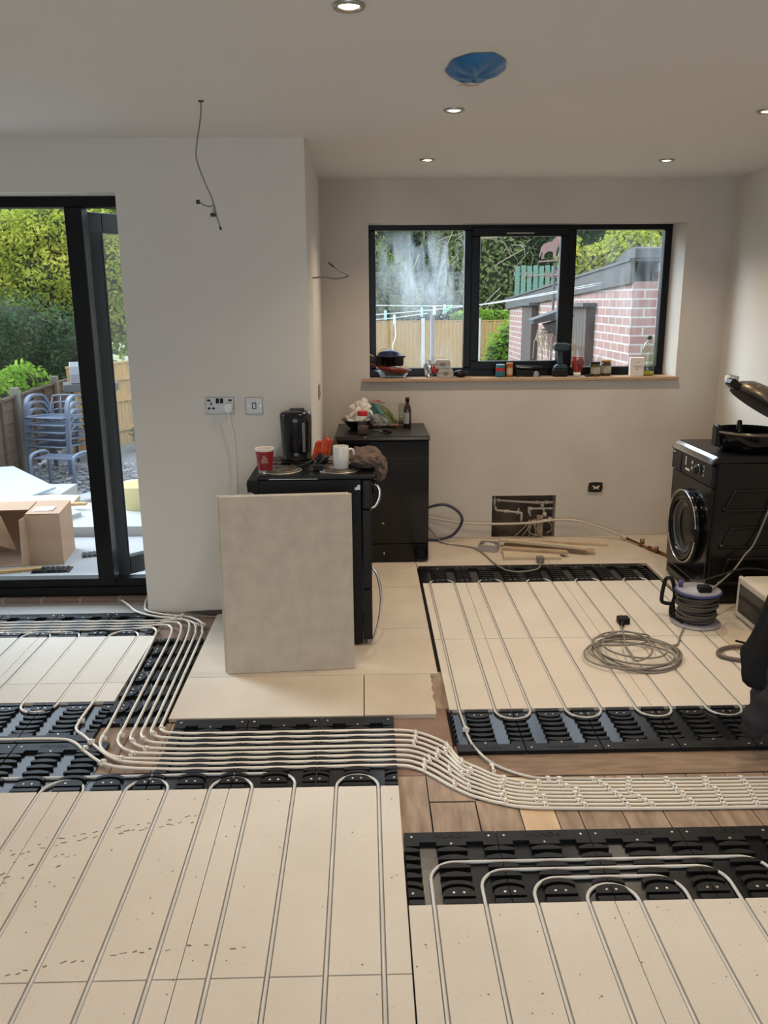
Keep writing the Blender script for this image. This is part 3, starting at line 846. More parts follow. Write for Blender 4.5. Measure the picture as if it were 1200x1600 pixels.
# boot-tread dirt on the front boards: rows of little dark dabs
rg = random.Random(17)
mb = MB()
def dabs(p, q, sag, n, rows_, spread_):
    for i in range(n):
        t = i / n
        for r_ in range(rows_):
            if rg.random() < 0.35: continue
            x = p[0] + (q[0] - p[0]) * t + rg.uniform(-.006, .006); y = p[1] + (q[1] - p[1]) * t + sag * math.sin(PI * t) + spread_ * r_ + rg.uniform(-.006, .006)
            if min(abs(x - g) for g in GA) < 0.016: continue
            l = rg.uniform(.004, .011); w = rg.uniform(.0012, .003); z = 0.0003
            a = rg.uniform(-.4, .4) + math.atan2(q[1] - p[1], q[0] - p[0])
            c_, s_ = math.cos(a), math.sin(a)
            mb.prism([(x - l * c_ - w * s_, y - l * s_ + w * c_), (x - l * c_ + w * s_, y - l * s_ - w * c_), (x + l * c_ + w * s_, y + l * s_ - w * c_), (x + l * c_ - w * s_, y + l * s_ + w * c_)], z, z + 0.0002)
dabs((-1.24, 2.24), (-0.55, 2.46), 0.03, 34, 2, 0.03)
dabs((-0.98, 1.80), (-0.42, 1.90), 0.02, 26, 1, 0.02)
dabs((-1.2, 2.10), (-0.9, 2.28), 0.0, 14, 3, 0.03)
dabs((-0.45, 1.87), (-0.30, 1.89), 0.0, 7, 1, 0.02)
for i in range(120):
    x = rg.uniform(-1.3, 1.2); y = rg.uniform(1.65, 2.62) if x < 0.1 else rg.uniform(1.65, 2.02)
    if min(abs(x - g) for g in GA + GB) < 0.016: continue
    r_ = rg.uniform(.0012, .0032); mb.prism([(x - r_, y), (x, y - r_), (x + r_ * 1.4, y), (x, y + r_)], 0.0003, 0.0006)
o = obj('dirt', mb, mat('dry_mud', (0.16, 0.125, 0.09), 0.95)); tag(o, 'dark boot tread marks and specks of mud on front grooved boards', 'dirt', kind='stuff')
# ------------------------------------------------------------------ cooker and what stands on it
M['enamel_dim'] = mat('worn_black_enamel', (0.008, 0.008, 0.0085), 0.4, spec=0.25, var=0.3, vscale=5)
M['hotplate'] = mat('brown_hotplate', (0.10, 0.085, 0.065), 0.35, 0.6, col2=(0.16, 0.13, 0.10), vscale=14)
ck = thing('cooker', 'black freestanding electric cooker seen from its side, behind leaning boards', 'cooker', (-0.25, 4.15, 0))
def L(t, *p): pass
mb = MB(); mb.box(-0.262, -0.248, 0.012, 0.226, 0.248, 0.852)
obj('body', mb, M['enamel_dim'], ck, bevel=0.004)
mb = MB(); mb.box(0.229, -0.248, 0.30, 0.275, 0.248, 0.70); mb.box(0.229, -0.248, 0.03, 0.275, 0.248, 0.296)
obj('oven_door', mb, M['satin_blk'], ck, bevel=0.006)
mb = MB(); mb.box(0.229, -0.248, 0.704, 0.278, 0.248, 0.85)
cp = obj('control_panel', mb, M['satin_blk'], ck, bevel=0.01)
for i in range(5):
    mb = MB(); mb.T = Matrix.Rotation(R(90), 4, 'Y'); mb.lathe([(0.02, 0), (0.018, 0.022), (0.016, 0.024)], 18)
    obj('knob', mb, M['matt_blk'], cp, loc=(0.278, -0.17 + 0.085 * i, 0.785))
mb = MB()
mb.box(-0.268, -0.258, 0.853, 0.29, 0.255, 0.875)
obj('hob_top', mb, M['satin_blk'], ck, bevel=0.008, seg=3)
mb = MB(); mb.box(-0.21, -0.2585, 0.8565, 0.02, -0.2575, 0.8605)
obj('hob_seam', mb, M['steel'], ck)
mb = MB()
mb.prism([(-0.320, 0.835), (-0.316, 0.853), (-0.262, 0.853), (-0.262, 0.765), (-0.276, 0.768), (-0.285, 0.787), (-0.305, 0.796), (-0.316, 0.79)], -0.25, 0.25, axis='y')
obj('rear_bracket', mb, M['matt_blk'], ck, bevel=0.003)
for i, (x, y, r) in enumerate(((-0.165, -0.135, 0.09), (0.12, -0.135, 0.09), (-0.165, 0.13, 0.072), (0.12, 0.13, 0.09))):
    mb = MB(); mb.lathe([(r + 0.012, 0.0), (r + 0.012, 0.005), (r + 0.004, 0.008), (r + 0.002, 0.004)], 40, cap1=False)
    rg = obj('hotplate_rim', mb, M['steel'], ck, loc=(x, y, 0.8748))
    mb = MB(); mb.lathe([(r, 0.0), (r, 0.011), (r - 0.004, 0.0135), (0.03, 0.0135), (0.028, 0.0115), (0.001, 0.0115)], 40, cap1=False)
    obj('hotplate', mb, M['hotplate'], ck, loc=(x, y, 0.8748))
mb = MB()
mb.tube(spline([(0.276, -0.20, 0.395), (0.300, -0.205, 0.36), (0.318, -0.215, 0.27), (0.318, -0.225, 0.20), (0.306, -0.235, 0.12), (0.285, -0.243, 0.05), (0.270, -0.246, 0.012)], 6), 0.0075, 12)
obj('chrome_handle', mb, M['chrome'], ck)
mb = MB()
mb.tube(spline([(0.278, -0.14, 0.80), (0.30, -0.142, 0.80), (0.315, -0.145, 0.775), (0.312, -0.148, 0.735), (0.293, -0.15, 0.70), (0.274, -0.15, 0.69)], 6), 0.008, 12)
obj('chrome_handle', mb, M['chrome'], ck)
mb = MB(); mb.prism([(0.196, 0.80), (0.222, 0.802), (0.222, 0.826), (0.209, 0.824), (0.207, 0.815), (0.196, 0.813)], -0.2492, -0.2484, axis='y')
obj('torn_sticker', mb, M['white'], ck)
for x in (-0.22, 0.2):
    for y in (-0.2, 0.2):
        mb = MB(); mb.lathe([(0.02, 0), (0.018, 0.013)], 12); obj('foot', mb, M['matt_blk'], ck, loc=(x, y, -0.0002))

# leaning boards
TH = R(2.5)
for i, (dx, dy, lb) in enumerate(((0.0, 0.0, 'speckled grey-beige sheet stood on edge before the cooker, front of the two'), (-0.014, 0.0225, 'speckled sheet stood on edge before the cooker, almost hidden behind its twin'))):
    mb = MB(); mb.box(-0.2955, 0, 0, 0.2955, 0.019, 0.836)
    o = obj('leaning_board', mb, M['sheet'], loc=(-0.358 + dx, 3.609 + dy, 0.001), rot=(-TH, 0, R(3.9)), bevel=0.0015)
    tag(o, lb, 'board')

kt = thing('kettle', 'tall glossy black electric kettle on the cooker hob', 'kettle', (-0.355, 4.255, 0.8885))
M['kettle'] = mat('kettle_plastic', (0.006, 0.0055, 0.006), 0.16, spec=0.45)
mb = MB()
mb.lathe([(0.083, 0), (0.084, 0.012), (0.076, 0.02), (0.079, 0.05), (0.083, 0.13), (0.086, 0.20), (0.086, 0.232), (0.078, 0.245), (0.05, 0.252), (0.001, 0.255)], 36, sx=0.94, cap1=False)
obj('body', mb, M['kettle'], kt)
mb = MB(); mb.prism([(-0.125, 0.205), (-0.075, 0.235), (-0.07, 0.18)], -0.024, 0.024, axis='y'); obj('spout', mb, M['kettle'], kt, bevel=0.006, rot=(0, 0, R(-100)))
mb = MB(); mb.tube(spline([(0.07, 0, 0.235), (0.105, 0, 0.228), (0.118, 0, 0.19), (0.112, 0, 0.10), (0.095, 0, 0.045), (0.07, 0, 0.03)], 6), 0.011, 10)
obj('handle', mb, M['kettle'], kt, rot=(0, 0, R(62)))
M['gauge'] = mat('water_gauge', (0.10, 0.10, 0.11), 0.2)
mb = MB(); mb.box(0.036, -0.083, 0.05, 0.052, -0.070, 0.20); obj('water_gauge', mb, M['gauge'], kt, bevel=0.003)
mb = MB(); mb.box(0.045, 0.0, 0.252, -0.03, 0.03, 0.262); obj('lid_button', mb, M['kettle'], kt, bevel=0.003)
mb = MB(); mb.lathe([(0.09, -0.010), (0.09, -0.002), (0.085, 0)], 30); obj('power_base', mb, M['matt_blk'], kt)

cp_ = thing('paper_cup', 'red takeaway coffee cup with white rim and lettering on cooker', 'cup', (-0.487, 3.985, 0.8752))
M['cup_red'] = mat('red_card', S(132, 22, 26), 0.45)
M['cup_white'] = mat('white_card', (0.75, 0.70, 0.64), 0.5)
M['coffee'] = mat('milky_coffee', (0.40, 0.27, 0.16), 0.3)
mb = MB(); mb.lathe([(0.033, 0.0), (0.0335, 0.014), (0.0350, 0.0142)], 30, cap1=False); obj('cup_base', mb, M['cup_white'], cp_)
mb = MB(); mb.lathe([(0.0350, 0.0142), (0.0438, 0.107)], 30, cap0=False, cap1=False); obj('cup_sleeve', mb, M['cup_red'], cp_)
mb = MB(); mb.lathe([(0.0438, 0.107), (0.0445, 0.113), (0.0468, 0.117), (0.0468, 0.120), (0.0445, 0.121), (0.043, 0.115), (0.042, 0.10)], 30, cap0=False, cap1=False); obj('cup_rim', mb, M['cup_white'], cp_)
mb = MB(); mb.lathe([(0.0423, 0.099), (0.001, 0.099)], 30, cap0=False, cap1=False); obj('coffee', mb, M['coffee'], cp_)
for k, (s_, z, sz) in enumerate((('RISE', 0.083, 0.008), ('COFFEE', 0.073, 0.008), ('FRESHLY', 0.064, 0.008), ('GROUND', 0.055, 0.008))):
    text('lettering', s_, sz, M['cup_white'], cp_, (0.002, -0.0388 - (z - 0.05) * 0.095 - 0.0008, z), (R(84.5), 0, 0))

mg = thing('mug', 'plain white mug on the cooker hotplate beside the towel', 'mug', (-0.120, 3.995, 0.8886))
M['mug'] = mat('glazed_white', (0.66, 0.65, 0.62), 0.2)
mb = MB(); mb.lathe([(0.033, 0), (0.037, 0.004), (0.0385, 0.05), (0.0385, 0.108), (0.037, 0.111), (0.0355, 0.108), (0.035, 0.01), (0.001, 0.008)], 32, cap1=False); obj('body', mb, M['mug'], mg)
mb = MB(); mb.tube(spline([(0.036, 0, 0.092), (0.058, 0, 0.09), (0.066, 0, 0.065), (0.058, 0, 0.035), (0.036, 0, 0.022)], 6), 0.0055, 10); obj('handle', mb, M['mug'], mg, rot=(0, 0, R(18)))

rg_ = random.Random(5)
M['towel'] = mat('brown_towel', (0.15, 0.105, 0.085), 0.95, col2=(0.105, 0.07, 0.057), vscale=18, bump=0.4, bscale=300)
def towel_shape(c, rx, ry, rz, seed, seg=64, rings=40):
    mb = MB(); mb.ball((0, 0, 0), 1, 1, 1, seg, rings)
    vs = []
    for p in mb.v:
        d = Vector(p)
        q = Vector((d.x * 1.7, d.y * 1.7, d.z * 1.3)) + Vector((seed, 0, 0))
        f = 1 + 0.55 * (0.5 - abs(noise.noise(q * 1.15))) - 0.16 + 0.22 * (0.4 - abs(noise.noise(q * 2.6)))
        v = Vector((d.x * rx * f, d.y * ry * f, d.z * rz * f))
        vs.append((c[0] + v.x, c[1] + v.y, c[2] + v.z))
    mb.v = vs
    return mb
m1_ = towel_shape((-0.002, 4.10, 0.922), 0.098, 0.13, 0.052, 3.3)
m1_.v = [(x, y, max(z, 0.8895 - 0.0)) if x < 0.042 else (x, y, z - 0.55 * (x - 0.042)) for (x, y, z) in m1_.v]
m2_ = towel_shape((0.070, 4.06, 0.878), 0.034, 0.085, 0.062, 7.7)
k_ = len(m1_.v)
m1_.v += [(max(x, 0.047), y, z) if z < 0.884 else (x, y, z) for (x, y, z) in m2_.v]; m1_.f += [tuple(i + k_ for i in q) for q in m2_.f]; m1_.m += m2_.m; m1_.s += m2_.s
tw = obj('towel', m1_, M['towel'])
tag(tw, 'crumpled brown towel hanging over the front edge of the cooker', 'towel')

M['packet'] = mat('orange_packet', S(196, 84, 40), 0.35, col2=S(168, 38, 24), vscale=16)
def pk(u, v):
    return (-0.272 + 0.085 * u + 0.02 * v, 4.175 + 0.03 * math.sin(u * 3.0) + 0.02 * v, 0.893 + 0.085 * v + 0.03 * u * 0.6 + 0.006 * math.sin(u * 13) + 0.028 * (1 - abs(2 * u - 1)) * (v - 0.4))
mb = MB(); mb.grid(14, 10, pk)
o = obj('snack_packet', mb, M['packet'], solid=0.010)
tag(o, 'torn orange foil packet propped between kettle and white mug', 'packet')
mb = MB()
pts = [(-0.375, 4.13, 0.883), (-0.33, 4.10, 0.884), (-0.27, 4.13, 0.90), (-0.235, 4.16, 0.93), (-0.215, 4.13, 0.925), (-0.245, 4.07, 0.895), (-0.28, 4.06, 0.885), (-0.24, 4.03, 0.90), (-0.20, 4.06, 0.93), (-0.185, 4.12, 0.925), (-0.21, 4.16, 0.90), (-0.25, 4.10, 0.897), (-0.23, 4.02, 0.884)]
mb.tube(spline(pts, 6), 0.0042, 8)
o = obj('power_lead', mb, M['wire_blk']); tag(o, 'tangled black power lead with its plug on the hob beside the mug', 'cable')
mb = MB(); mb.box(-0.255, 3.985, 0.8755, -0.205, 4.03, 0.905); mb.cyl((-0.23, 4.03, 0.89), (-0.235, 4.05, 0.89), 0.010, 10); obj('plug', mb, M['matt_blk'], o, bevel=0.006)
mb = MB(); mb.ball((-0.215, 4.085, 0.915), 0.032, 0.03, 0.028); obj('lead_bundle', mb, M['matt_blk'], o)
mb = MB(); mb.tube(spline([(-0.43, 4.05, 0.8795), (-0.41, 4.10, 0.8795), (-0.44, 4.16, 0.8795), (-0.40, 4.22, 0.8795), (-0.385, 4.25, 0.8795)], 6), 0.0042, 8)
tag(obj('kettle_lead', mb, M['wire_blk']), 'black lead running behind the red cup to the kettle', 'cable')

# ------------------------------------------------------------------ dishwasher and what stands on it
dw = thing('dishwasher', 'black dishwasher against the back wall beyond the cooker', 'dishwasher', (0.112, 5.55, 0))
mb = MB(); mb.box(-0.296, -0.262, 0.01, 0.296, 0.288, 0.815); obj('body', mb, M['gloss_blk'], dw, bevel=0.004)
mb = MB(); mb.box(-0.294, -0.294, 0.133, 0.294, -0.263, 0.812); d_ = obj('door', mb, M['gloss_blk'], dw, bevel=0.006)
mb = MB(); mb.box(-0.292, -0.2965, 0.70, 0.292, -0.2945, 0.704); obj('door_seam', mb, M['seal'], d_)
mb = MB(); mb.box(-0.292, -0.285, 0.012, 0.292, -0.263, 0.129); obj('plinth', mb, M['gloss_blk'], dw, bevel=0.003)
mb = MB()
prof = [(-0.300, 0.816), (-0.300, 0.824), (-0.294, 0.836), (-0.282, 0.843), (-0.262, 0.845), (0.29, 0.845), (0.29, 0.816)]
mb.prism(prof, -0.300, 0.300, axis='x', smooth=False)
obj('worktop', mb, M['satin_blk'], dw, bevel=0.005, seg=3)
mb = MB(); mb.box(0.0, -0.2862, 0.055, 0.004, -0.2855, 0.075); mb.box(-0.01, -0.2955, 0.27, 0.004, -0.2943, 0.275); obj('scuff', mb, M['white'], dw)

ZD = 0.8454
bw = thing('bowl', 'dark blue bowl with crumpled white tissue, on the dishwasher', 'bowl', (-0.05, 5.60, ZD))
M['blue_glaze'] = mat('dark_blue_glaze', (0.012, 0.018, 0.05), 0.2)
mb = MB(); mb.lathe([(0.045, 0), (0.062, 0.012), (0.095, 0.05), (0.115, 0.062), (0.112, 0.064), (0.09, 0.055), (0.05, 0.016), (0.001, 0.012)], 32, cap1=False); obj('bowl_body', mb, M['blue_glaze'], bw)
M['tissue'] = mat('white_tissue', (0.72, 0.67, 0.60), 0.95)
def crumple(rg, c, rx, ry, rz, n=2, k=0.35):
    mb = MB(); mb.ball(c, rx, ry, rz, 16, 11, k, rg)
    return mb
tis = thing('tissue', 'crumpled white paper tissue heaped in the blue bowl', 'tissue', (-0.035, 5.60, ZD + 0.05))
mb = crumple(random.Random(2), (0.005, 0, 0.055), 0.072, 0.06, 0.082); mb.ball((-0.045, 0, 0.02), 0.05, 0.05, 0.035, 12, 8, 0.3, random.Random(4))
for f in range(len(mb.s)): mb.s[f] = False
obj('paper', mb, M['tissue'], tis)

jr = thing('coffee_jar', 'glass coffee jar with a red lid on the dishwasher edge', 'jar', (-0.018, 5.325, ZD))
M['jar_glass'] = glass_mat('jar_glass', (0.93, 0.95, 0.94), 0.12)
M['coffee_dry'] = mat('instant_coffee', (0.09, 0.035, 0.02), 0.8, col2=(0.05, 0.02, 0.012), vscale=80)
M['red_lid'] = mat('red_plastic', S(178, 20, 26), 0.35)
mb = MB(); mb.lathe([(0.030, 0), (0.033, 0.006), (0.033, 0.05), (0.028, 0.075), (0.031, 0.105), (0.027, 0.125)], 28, cap1=False); obj('jar_body', mb, M['jar_glass'], jr)
mb = MB(); mb.lathe([(0.028, 0.003), (0.031, 0.008), (0.031, 0.048), (0.028, 0.06)], 24); obj('granules', mb, M['coffee_dry'], jr)
mb = MB(); mb.lathe([(0.032, 0.124), (0.033, 0.127), (0.033, 0.150), (0.030, 0.154)], 28); obj('lid', mb, M['red_lid'], jr)

vb = thing('vegetable_bag', 'clear bag of green vegetables with red lettering on the dishwasher', 'bag', (0.11, 5.70, ZD))
M['greens'] = mat('green_stalks', (0.10, 0.16, 0.03), 0.6, col2=(0.22, 0.27, 0.08), vscale=20)
M['roots'] = mat('brown_roots', (0.15, 0.07, 0.045), 0.7, col2=(0.26, 0.14, 0.08), vscale=20)
M['bagfilm'] = glass_mat('bag_film', (0.90, 0.93, 0.90), 0.25, rough=0.25)
M['teal'] = mat('teal_print', (0.06, 0.17, 0.14), 0.4)
rg = random.Random(8)
mb = MB()
for i in range(34):
    a = Vector((rg.uniform(-0.06, 0.0), rg.uniform(-0.02, 0.03), rg.uniform(0.09, 0.15))); b_ = Vector((rg.uniform(0.02, 0.11), rg.uniform(-0.05, 0.04), rg.uniform(0.012, 0.04)))
    mb.tube(spline([a, a.lerp(b_, 0.5) + Vector((0.01, 0, 0.018)), b_], 4), 0.0035, 5)
obj('stalks', mb, M['greens'], vb)
mb = MB()
for i in range(26):
    x = rg.uniform(-0.08, 0.10); mb.ball((x, rg.uniform(-0.07, 0.03), 0.014), 0.019, 0.012, 0.012, 8, 6, 0.2, rg)
obj('roots', mb, M['roots'], vb)
def film(u, v):
    a = 2 * PI * u
    r = 0.075 * (1 - 0.55 * v) * (1 + 0.13 * math.sin(5 * a + 4 * v) + 0.06 * math.sin(11 * a))
    return (0.03 - 0.085 * v + 1.25 * r * math.cos(a), -0.005 + r * 0.7 * math.sin(a), 0.004 + 0.165 * v + 0.008 * math.sin(3 * a))
mb = MB(); mb.grid(36, 12, film); obj('film', mb, M['bagfilm'], vb)
def tp(u, v):
    p = film(0.62 + 0.24 * u, 0.5 + 0.42 * v); return (p[0], p[1] - 0.004, p[2])
mb = MB(); mb.grid(10, 6, tp); obj('teal_panel', mb, M['teal'], vb)
mb = MB()
for i in range(7):
    mb.ball((-0.085 + 0.017 * i, -0.04, 0.178 - 0.0014 * (i - 3) ** 2), 0.006, 0.004, 0.005, 8, 6)
obj('red_tie', mb, M['red_lid'], vb)

kn = thing('spatula', 'flat metal spatula with black handle lying on dishwasher', 'spatula', (0.105, 5.44, ZD), R(-58))
mb = MB(); mb.prism([(-0.09, -0.008), (-0.09, 0.008), (0.02, 0.013), (0.03, 0.0), (0.02, -0.013)], 0.004, 0.0055); obj('blade', mb, M['steel'], kn)
mb = MB(); mb.tube([(0.02, 0, 0.010), (0.05, 0, 0.013), (0.095, 0, 0.013), (0.11, 0, 0.012)], [0.006, 0.010, 0.012, 0.009], 10); obj('handle', mb, M['matt_blk'], kn)

tu = thing('tumbler', 'clear drinking glass behind the brown bottle on dishwasher', 'glass', (0.258, 5.735, ZD))
mb = MB(); mb.lathe([(0.027, 0.0), (0.031, 0.15), (0.0295, 0.15), (0.0255, 0.008), (0.001, 0.008)], 28, cap1=False); obj('tumbler_body', mb, M['jar_glass'], tu)
mb = MB(); mb.lathe([(0.0250, 0.009), (0.0265, 0.06)], 24); obj('pale_drink', mb, mat('pale_drink', (0.45, 0.36, 0.22), 0.4), tu)
bt = thing('sauce_bottle', 'slim brown glass bottle with paper label on the dishwasher', 'bottle', (0.287, 5.655, ZD))
M['brown_glass'] = mat('brown_bottle_glass', (0.035, 0.016, 0.006), 0.12, spec=0.6)
mb = MB(); mb.lathe([(0.024, 0), (0.0265, 0.004), (0.0265, 0.115), (0.021, 0.14), (0.0125, 0.155), (0.0115, 0.178)], 26); obj('bottle_body', mb, M['brown_glass'], bt)
mb = MB(); mb.lathe([(0.0135, 0.172), (0.0135, 0.2)], 20); obj('cap', mb, M['matt_blk'], bt)
mb = MB()
mb.grid(12, 1, lambda u, v: (0.0269 * math.cos(R(-175 + 110 * u)), 0.0269 * math.sin(R(-175 + 110 * u)), 0.025 + 0.075 * v)); obj('paper_label', mb, mat('grey_label', (0.35, 0.35, 0.36), 0.6), bt)

# ------------------------------------------------------------------ washing machine, grill on top, microwave
wm = thing('washing_machine', 'black front-loading washing machine beside the end wall', 'washing machine', (1.89, 4.695, 0))
M['wm_side'] = mat('black_side_panel', (0.005, 0.005, 0.005), 0.25, spec=0.35)
mb = MB(); mb.box(0.012, -0.30, 0.02, 0.575, 0.30, 0.815); obj('cabinet', mb, M['wm_side'], wm, bevel=0.012, seg=3)
mb = MB()
for i, (z0, z1) in enumerate(((0.55, 0.66), (0.34, 0.45), (0.13, 0.27))):
    for (y, s) in ((-0.3005, -1),):
        ps = spline([(0.5, y, z1), (0.16, y, z1), (0.12, y, z1 - 0.015), (0.10, y, (z0 + z1) / 2), (0.085, y, z0 + 0.012), (0.10, y, z0), (0.5, y, z0)], 6)
        mb.tube(ps, 0.010, 8)
obj('pressed_rib', mb, M['wm_side'], wm)
mb = MB()
mb.prism([(-0.30, 0.09), (0.30, 0.09), (0.30, 0.675), (-0.30, 0.675)], -0.004, 0.012, axis='x'); obj('front_panel', mb, M['gloss_blk'], wm, bevel=0.008)
mb = MB(); mb.box(0.004, -0.298, 0.012, 0.02, 0.298, 0.088); obj('kick_plate', mb, M['gloss_blk'], wm, bevel=0.003)
mb = MB(); mb.box(-0.010, -0.30, 0.68, 0.012, 0.145, 0.795); cpn = obj('control_panel', mb, M['satin_blk'], wm, bevel=0.006)
mb = MB(); mb.box(-0.012, 0.150, 0.68, 0.012, 0.30, 0.795); dr = obj('detergent_drawer', mb, M['satin_blk'], wm, bevel=0.006)
mb = MB(); mb.box(-0.013, 0.165, 0.69, -0.0122, 0.285, 0.725); obj('finger_recess', mb, M['dark'], dr)
mb = MB(); mb.box(-0.0128, 0.25, 0.781, -0.0121, 0.285, 0.786); obj('maker_mark', mb, M['white'], dr)
mb = MB()
mb.box(-0.0108, 0.075, 0.735, -0.0101, 0.088, 0.785); mb.box(-0.0108, 0.02, 0.707, -0.0101, 0.082, 0.72); mb.box(-0.0108, -0.022, 0.757, -0.0101, -0.006, 0.775); mb.box(-0.0108, -0.022, 0.725, -0.0101, -0.006, 0.743)
for i in range(5): mb.box(-0.0108, -0.17 - 0.014 * (i % 2), 0.72 + 0.013 * i, -0.0101, -0.19, 0.724 + 0.013 * i)
obj('printed_marks', mb, M['white'], cpn)
mb = MB(); mb.T = Matrix.Rotation(R(-90), 4, 'Y'); mb.lathe([(0.030, 0), (0.028, 0.012), (0.022, 0.022), (0.001, 0.022)], 28, cap1=False)
kb = obj('program_knob', mb, M['satin_blk'], cpn, loc=(-0.010, -0.10, 0.742))
mb = MB(); mb.T = Matrix.Rotation(R(-90), 4, 'Y'); mb.tube([(0.030 * math.cos(a * PI / 16), 0.030 * math.sin(a * PI / 16), 0.002) for a in range(32)], 0.0022, 8, closed=True); obj('chrome_ring', mb, M['chrome'], kb)
mb = MB()
mb.prism([(-0.018, 0.797), (-0.014, 0.812), (-0.002, 0.832), (0.018, 0.845), (0.05, 0.850), (0.575, 0.850), (0.575, 0.818), (0.0, 0.812)], -0.302, 0.302, axis='y')
obj('top_lid', mb, M['satin_blk'], wm, bevel=0.004)
mb = MB(); mb.prism([(-0.0195, 0.806), (-0.0152, 0.814), (-0.0035, 0.834), (0.016, 0.8468), (0.018, 0.8462), (-0.001, 0.832), (-0.013, 0.812)], -0.285, 0.285, axis='y'); obj('chrome_strip', mb, M['chrome'], wm)
DZ = 0.385
RY = Matrix.Rotation(R(-90), 4, 'Y')
mb = MB(); mb.T = Matrix.Translation((-0.004, 0, DZ)) @ RY
mb.lathe([(0.215, 0.0), (0.222, 0.018), (0.215, 0.034), (0.200, 0.040), (0.165, 0.034), (0.158, 0.02)], 48, cap0=False, cap1=False)
dd = obj('porthole_door', mb, M['gloss_blk'], wm)
mb = MB(); mb.T = Matrix.Translation((-0.004, 0, DZ)) @ RY
mb.tube([(0.213 * math.cos(a * PI / 32), 0.213 * math.sin(a * PI / 32), 0.035) for a in range(64)], 0.005, 8, closed=True); obj('chrome_ring', mb, M['chrome'], dd)
M['port_glass'] = mat('porthole_glass', (0.05, 0.052, 0.05), 0.08, spec=0.6)
mb = MB(); mb.T = Matrix.Translation((-0.004, 0, DZ)) @ RY
mb.lathe([(0.163, 0.022), (0.15, 0.010), (0.11, -0.002), (0.001, -0.006)], 40, cap0=False, cap1=False); obj('porthole_glass', mb, M['port_glass'], dd)
mb = MB(); mb.T = Matrix.Translation((-0.004, 0, DZ)) @ RY
mb.tube([(0.155 * math.cos(a * PI / 32), 0.155 * math.sin(a * PI / 32), 0.016) for a in range(64)], 0.009, 8, closed=True); obj('door_seal', mb, mat('grey_rubber', (0.10, 0.10, 0.10), 0.4), dd)
mb = MB(); mb.box(-0.046, -0.218, DZ - 0.04, -0.03, -0.165, DZ + 0.04); obj('door_catch', mb, M['gloss_blk'], dd, bevel=0.005)
for x in (0.05, 0.53):
    for y in (-0.25, 0.25):
        mb = MB(); mb.lathe([(0.022, 0), (0.02, 0.022)], 12); obj('foot', mb, M['matt_blk'], wm, loc=(x, y, -0.0002))

gr = thing('multi_cooker', 'black round multi cooker with its bronze lid raised, on the washing machine', 'cooker pot', (2.155, 4.60, 0.8502))
M['bronze'] = mat('bronze_lid', (0.13, 0.105, 0.075), 0.35, 0.5)
mb = MB(); mb.lathe([(0.13, 0), (0.155, 0.01), (0.175, 0.05), (0.183, 0.095), (0.186, 0.118), (0.178, 0.118), (0.165, 0.05), (0.14, 0.03), (0.001, 0.03)], 44, cap1=False); obj('base', mb, M['gloss_blk'], gr)
mb = MB(); mb.tube([(0.184 * math.cos(a * PI / 24), 0.184 * math.sin(a * PI / 24), 0.108) for a in range(48)], 0.008, 8, closed=True); obj('rim', mb, M['bronze'], gr)
mb = MB(); mb.box(-0.198, -0.03, 0.025, -0.165, 0.035, 0.132); mb.cyl((-0.182, -0.03, 0.133), (-0.182, 0.035, 0.133), 0.014, 12); obj('latch', mb, M['gloss_blk'], gr, bevel=0.006)
mb = MB(); mb.lathe([(0.02, 0.03), (0.026, 0.09), (0.016, 0.12), (0.014, 0.15), (0.008, 0.158)], 16); obj('spindle', mb, M['gloss_blk'], gr, loc=(-0.02, 0.09, 0))
lid = MB(); lid.lathe([(0.182, 0.0), (0.184, 0.022), (0.17, 0.05), (0.12, 0.085), (0.05, 0.10), (0.001, 0.102)], 44, cap0=True, cap1=False)
lo2 = obj('lid', lid, M['bronze'], gr, loc=(0.075, 0.06, 0.245), rot=(0, R(33), 0))
mb = MB(); mb.lathe([(0.185, -0.014), (0.187, 0.0), (0.185, 0.006), (0.165, -0.008), (0.001, -0.012)], 44, cap1=False); obj('lid_liner', mb, M['matt_blk'], lo2)
mb = MB(); mb.box(-0.235, -0.04, -0.012, -0.16, 0.04, 0.034); obj('lid_handle', mb, M['gloss_blk'], lo2, bevel=0.012)
mb = MB(); mb.tube([(-0.215 + 0.012 * math.cos(a * PI / 8), 0.035 * math.sin(a * PI / 8), 0.036) for a in range(16)], 0.0025, 6, closed=True); obj('chrome_ring', mb, M['chrome'], lo2)
for q in ((-0.165, -0.055, 0.044), (-0.12, -0.10, 0.058)):
    mb = MB(); mb.ball(q, 0.005); obj('lid_stud', mb, M['chrome'], lo2)
mb = MB(); mb.box(0.175, -0.05, 0.06, 0.21, 0.05, 0.26); obj('hinge_post', mb, M['gloss_blk'], gr, bevel=0.01)
mb = MB(); mb.box(0.15, -0.05, 0.20, 0.27, 0.05, 0.24); obj('hinge_arm', mb, M['gloss_blk'], gr, bevel=0.008)

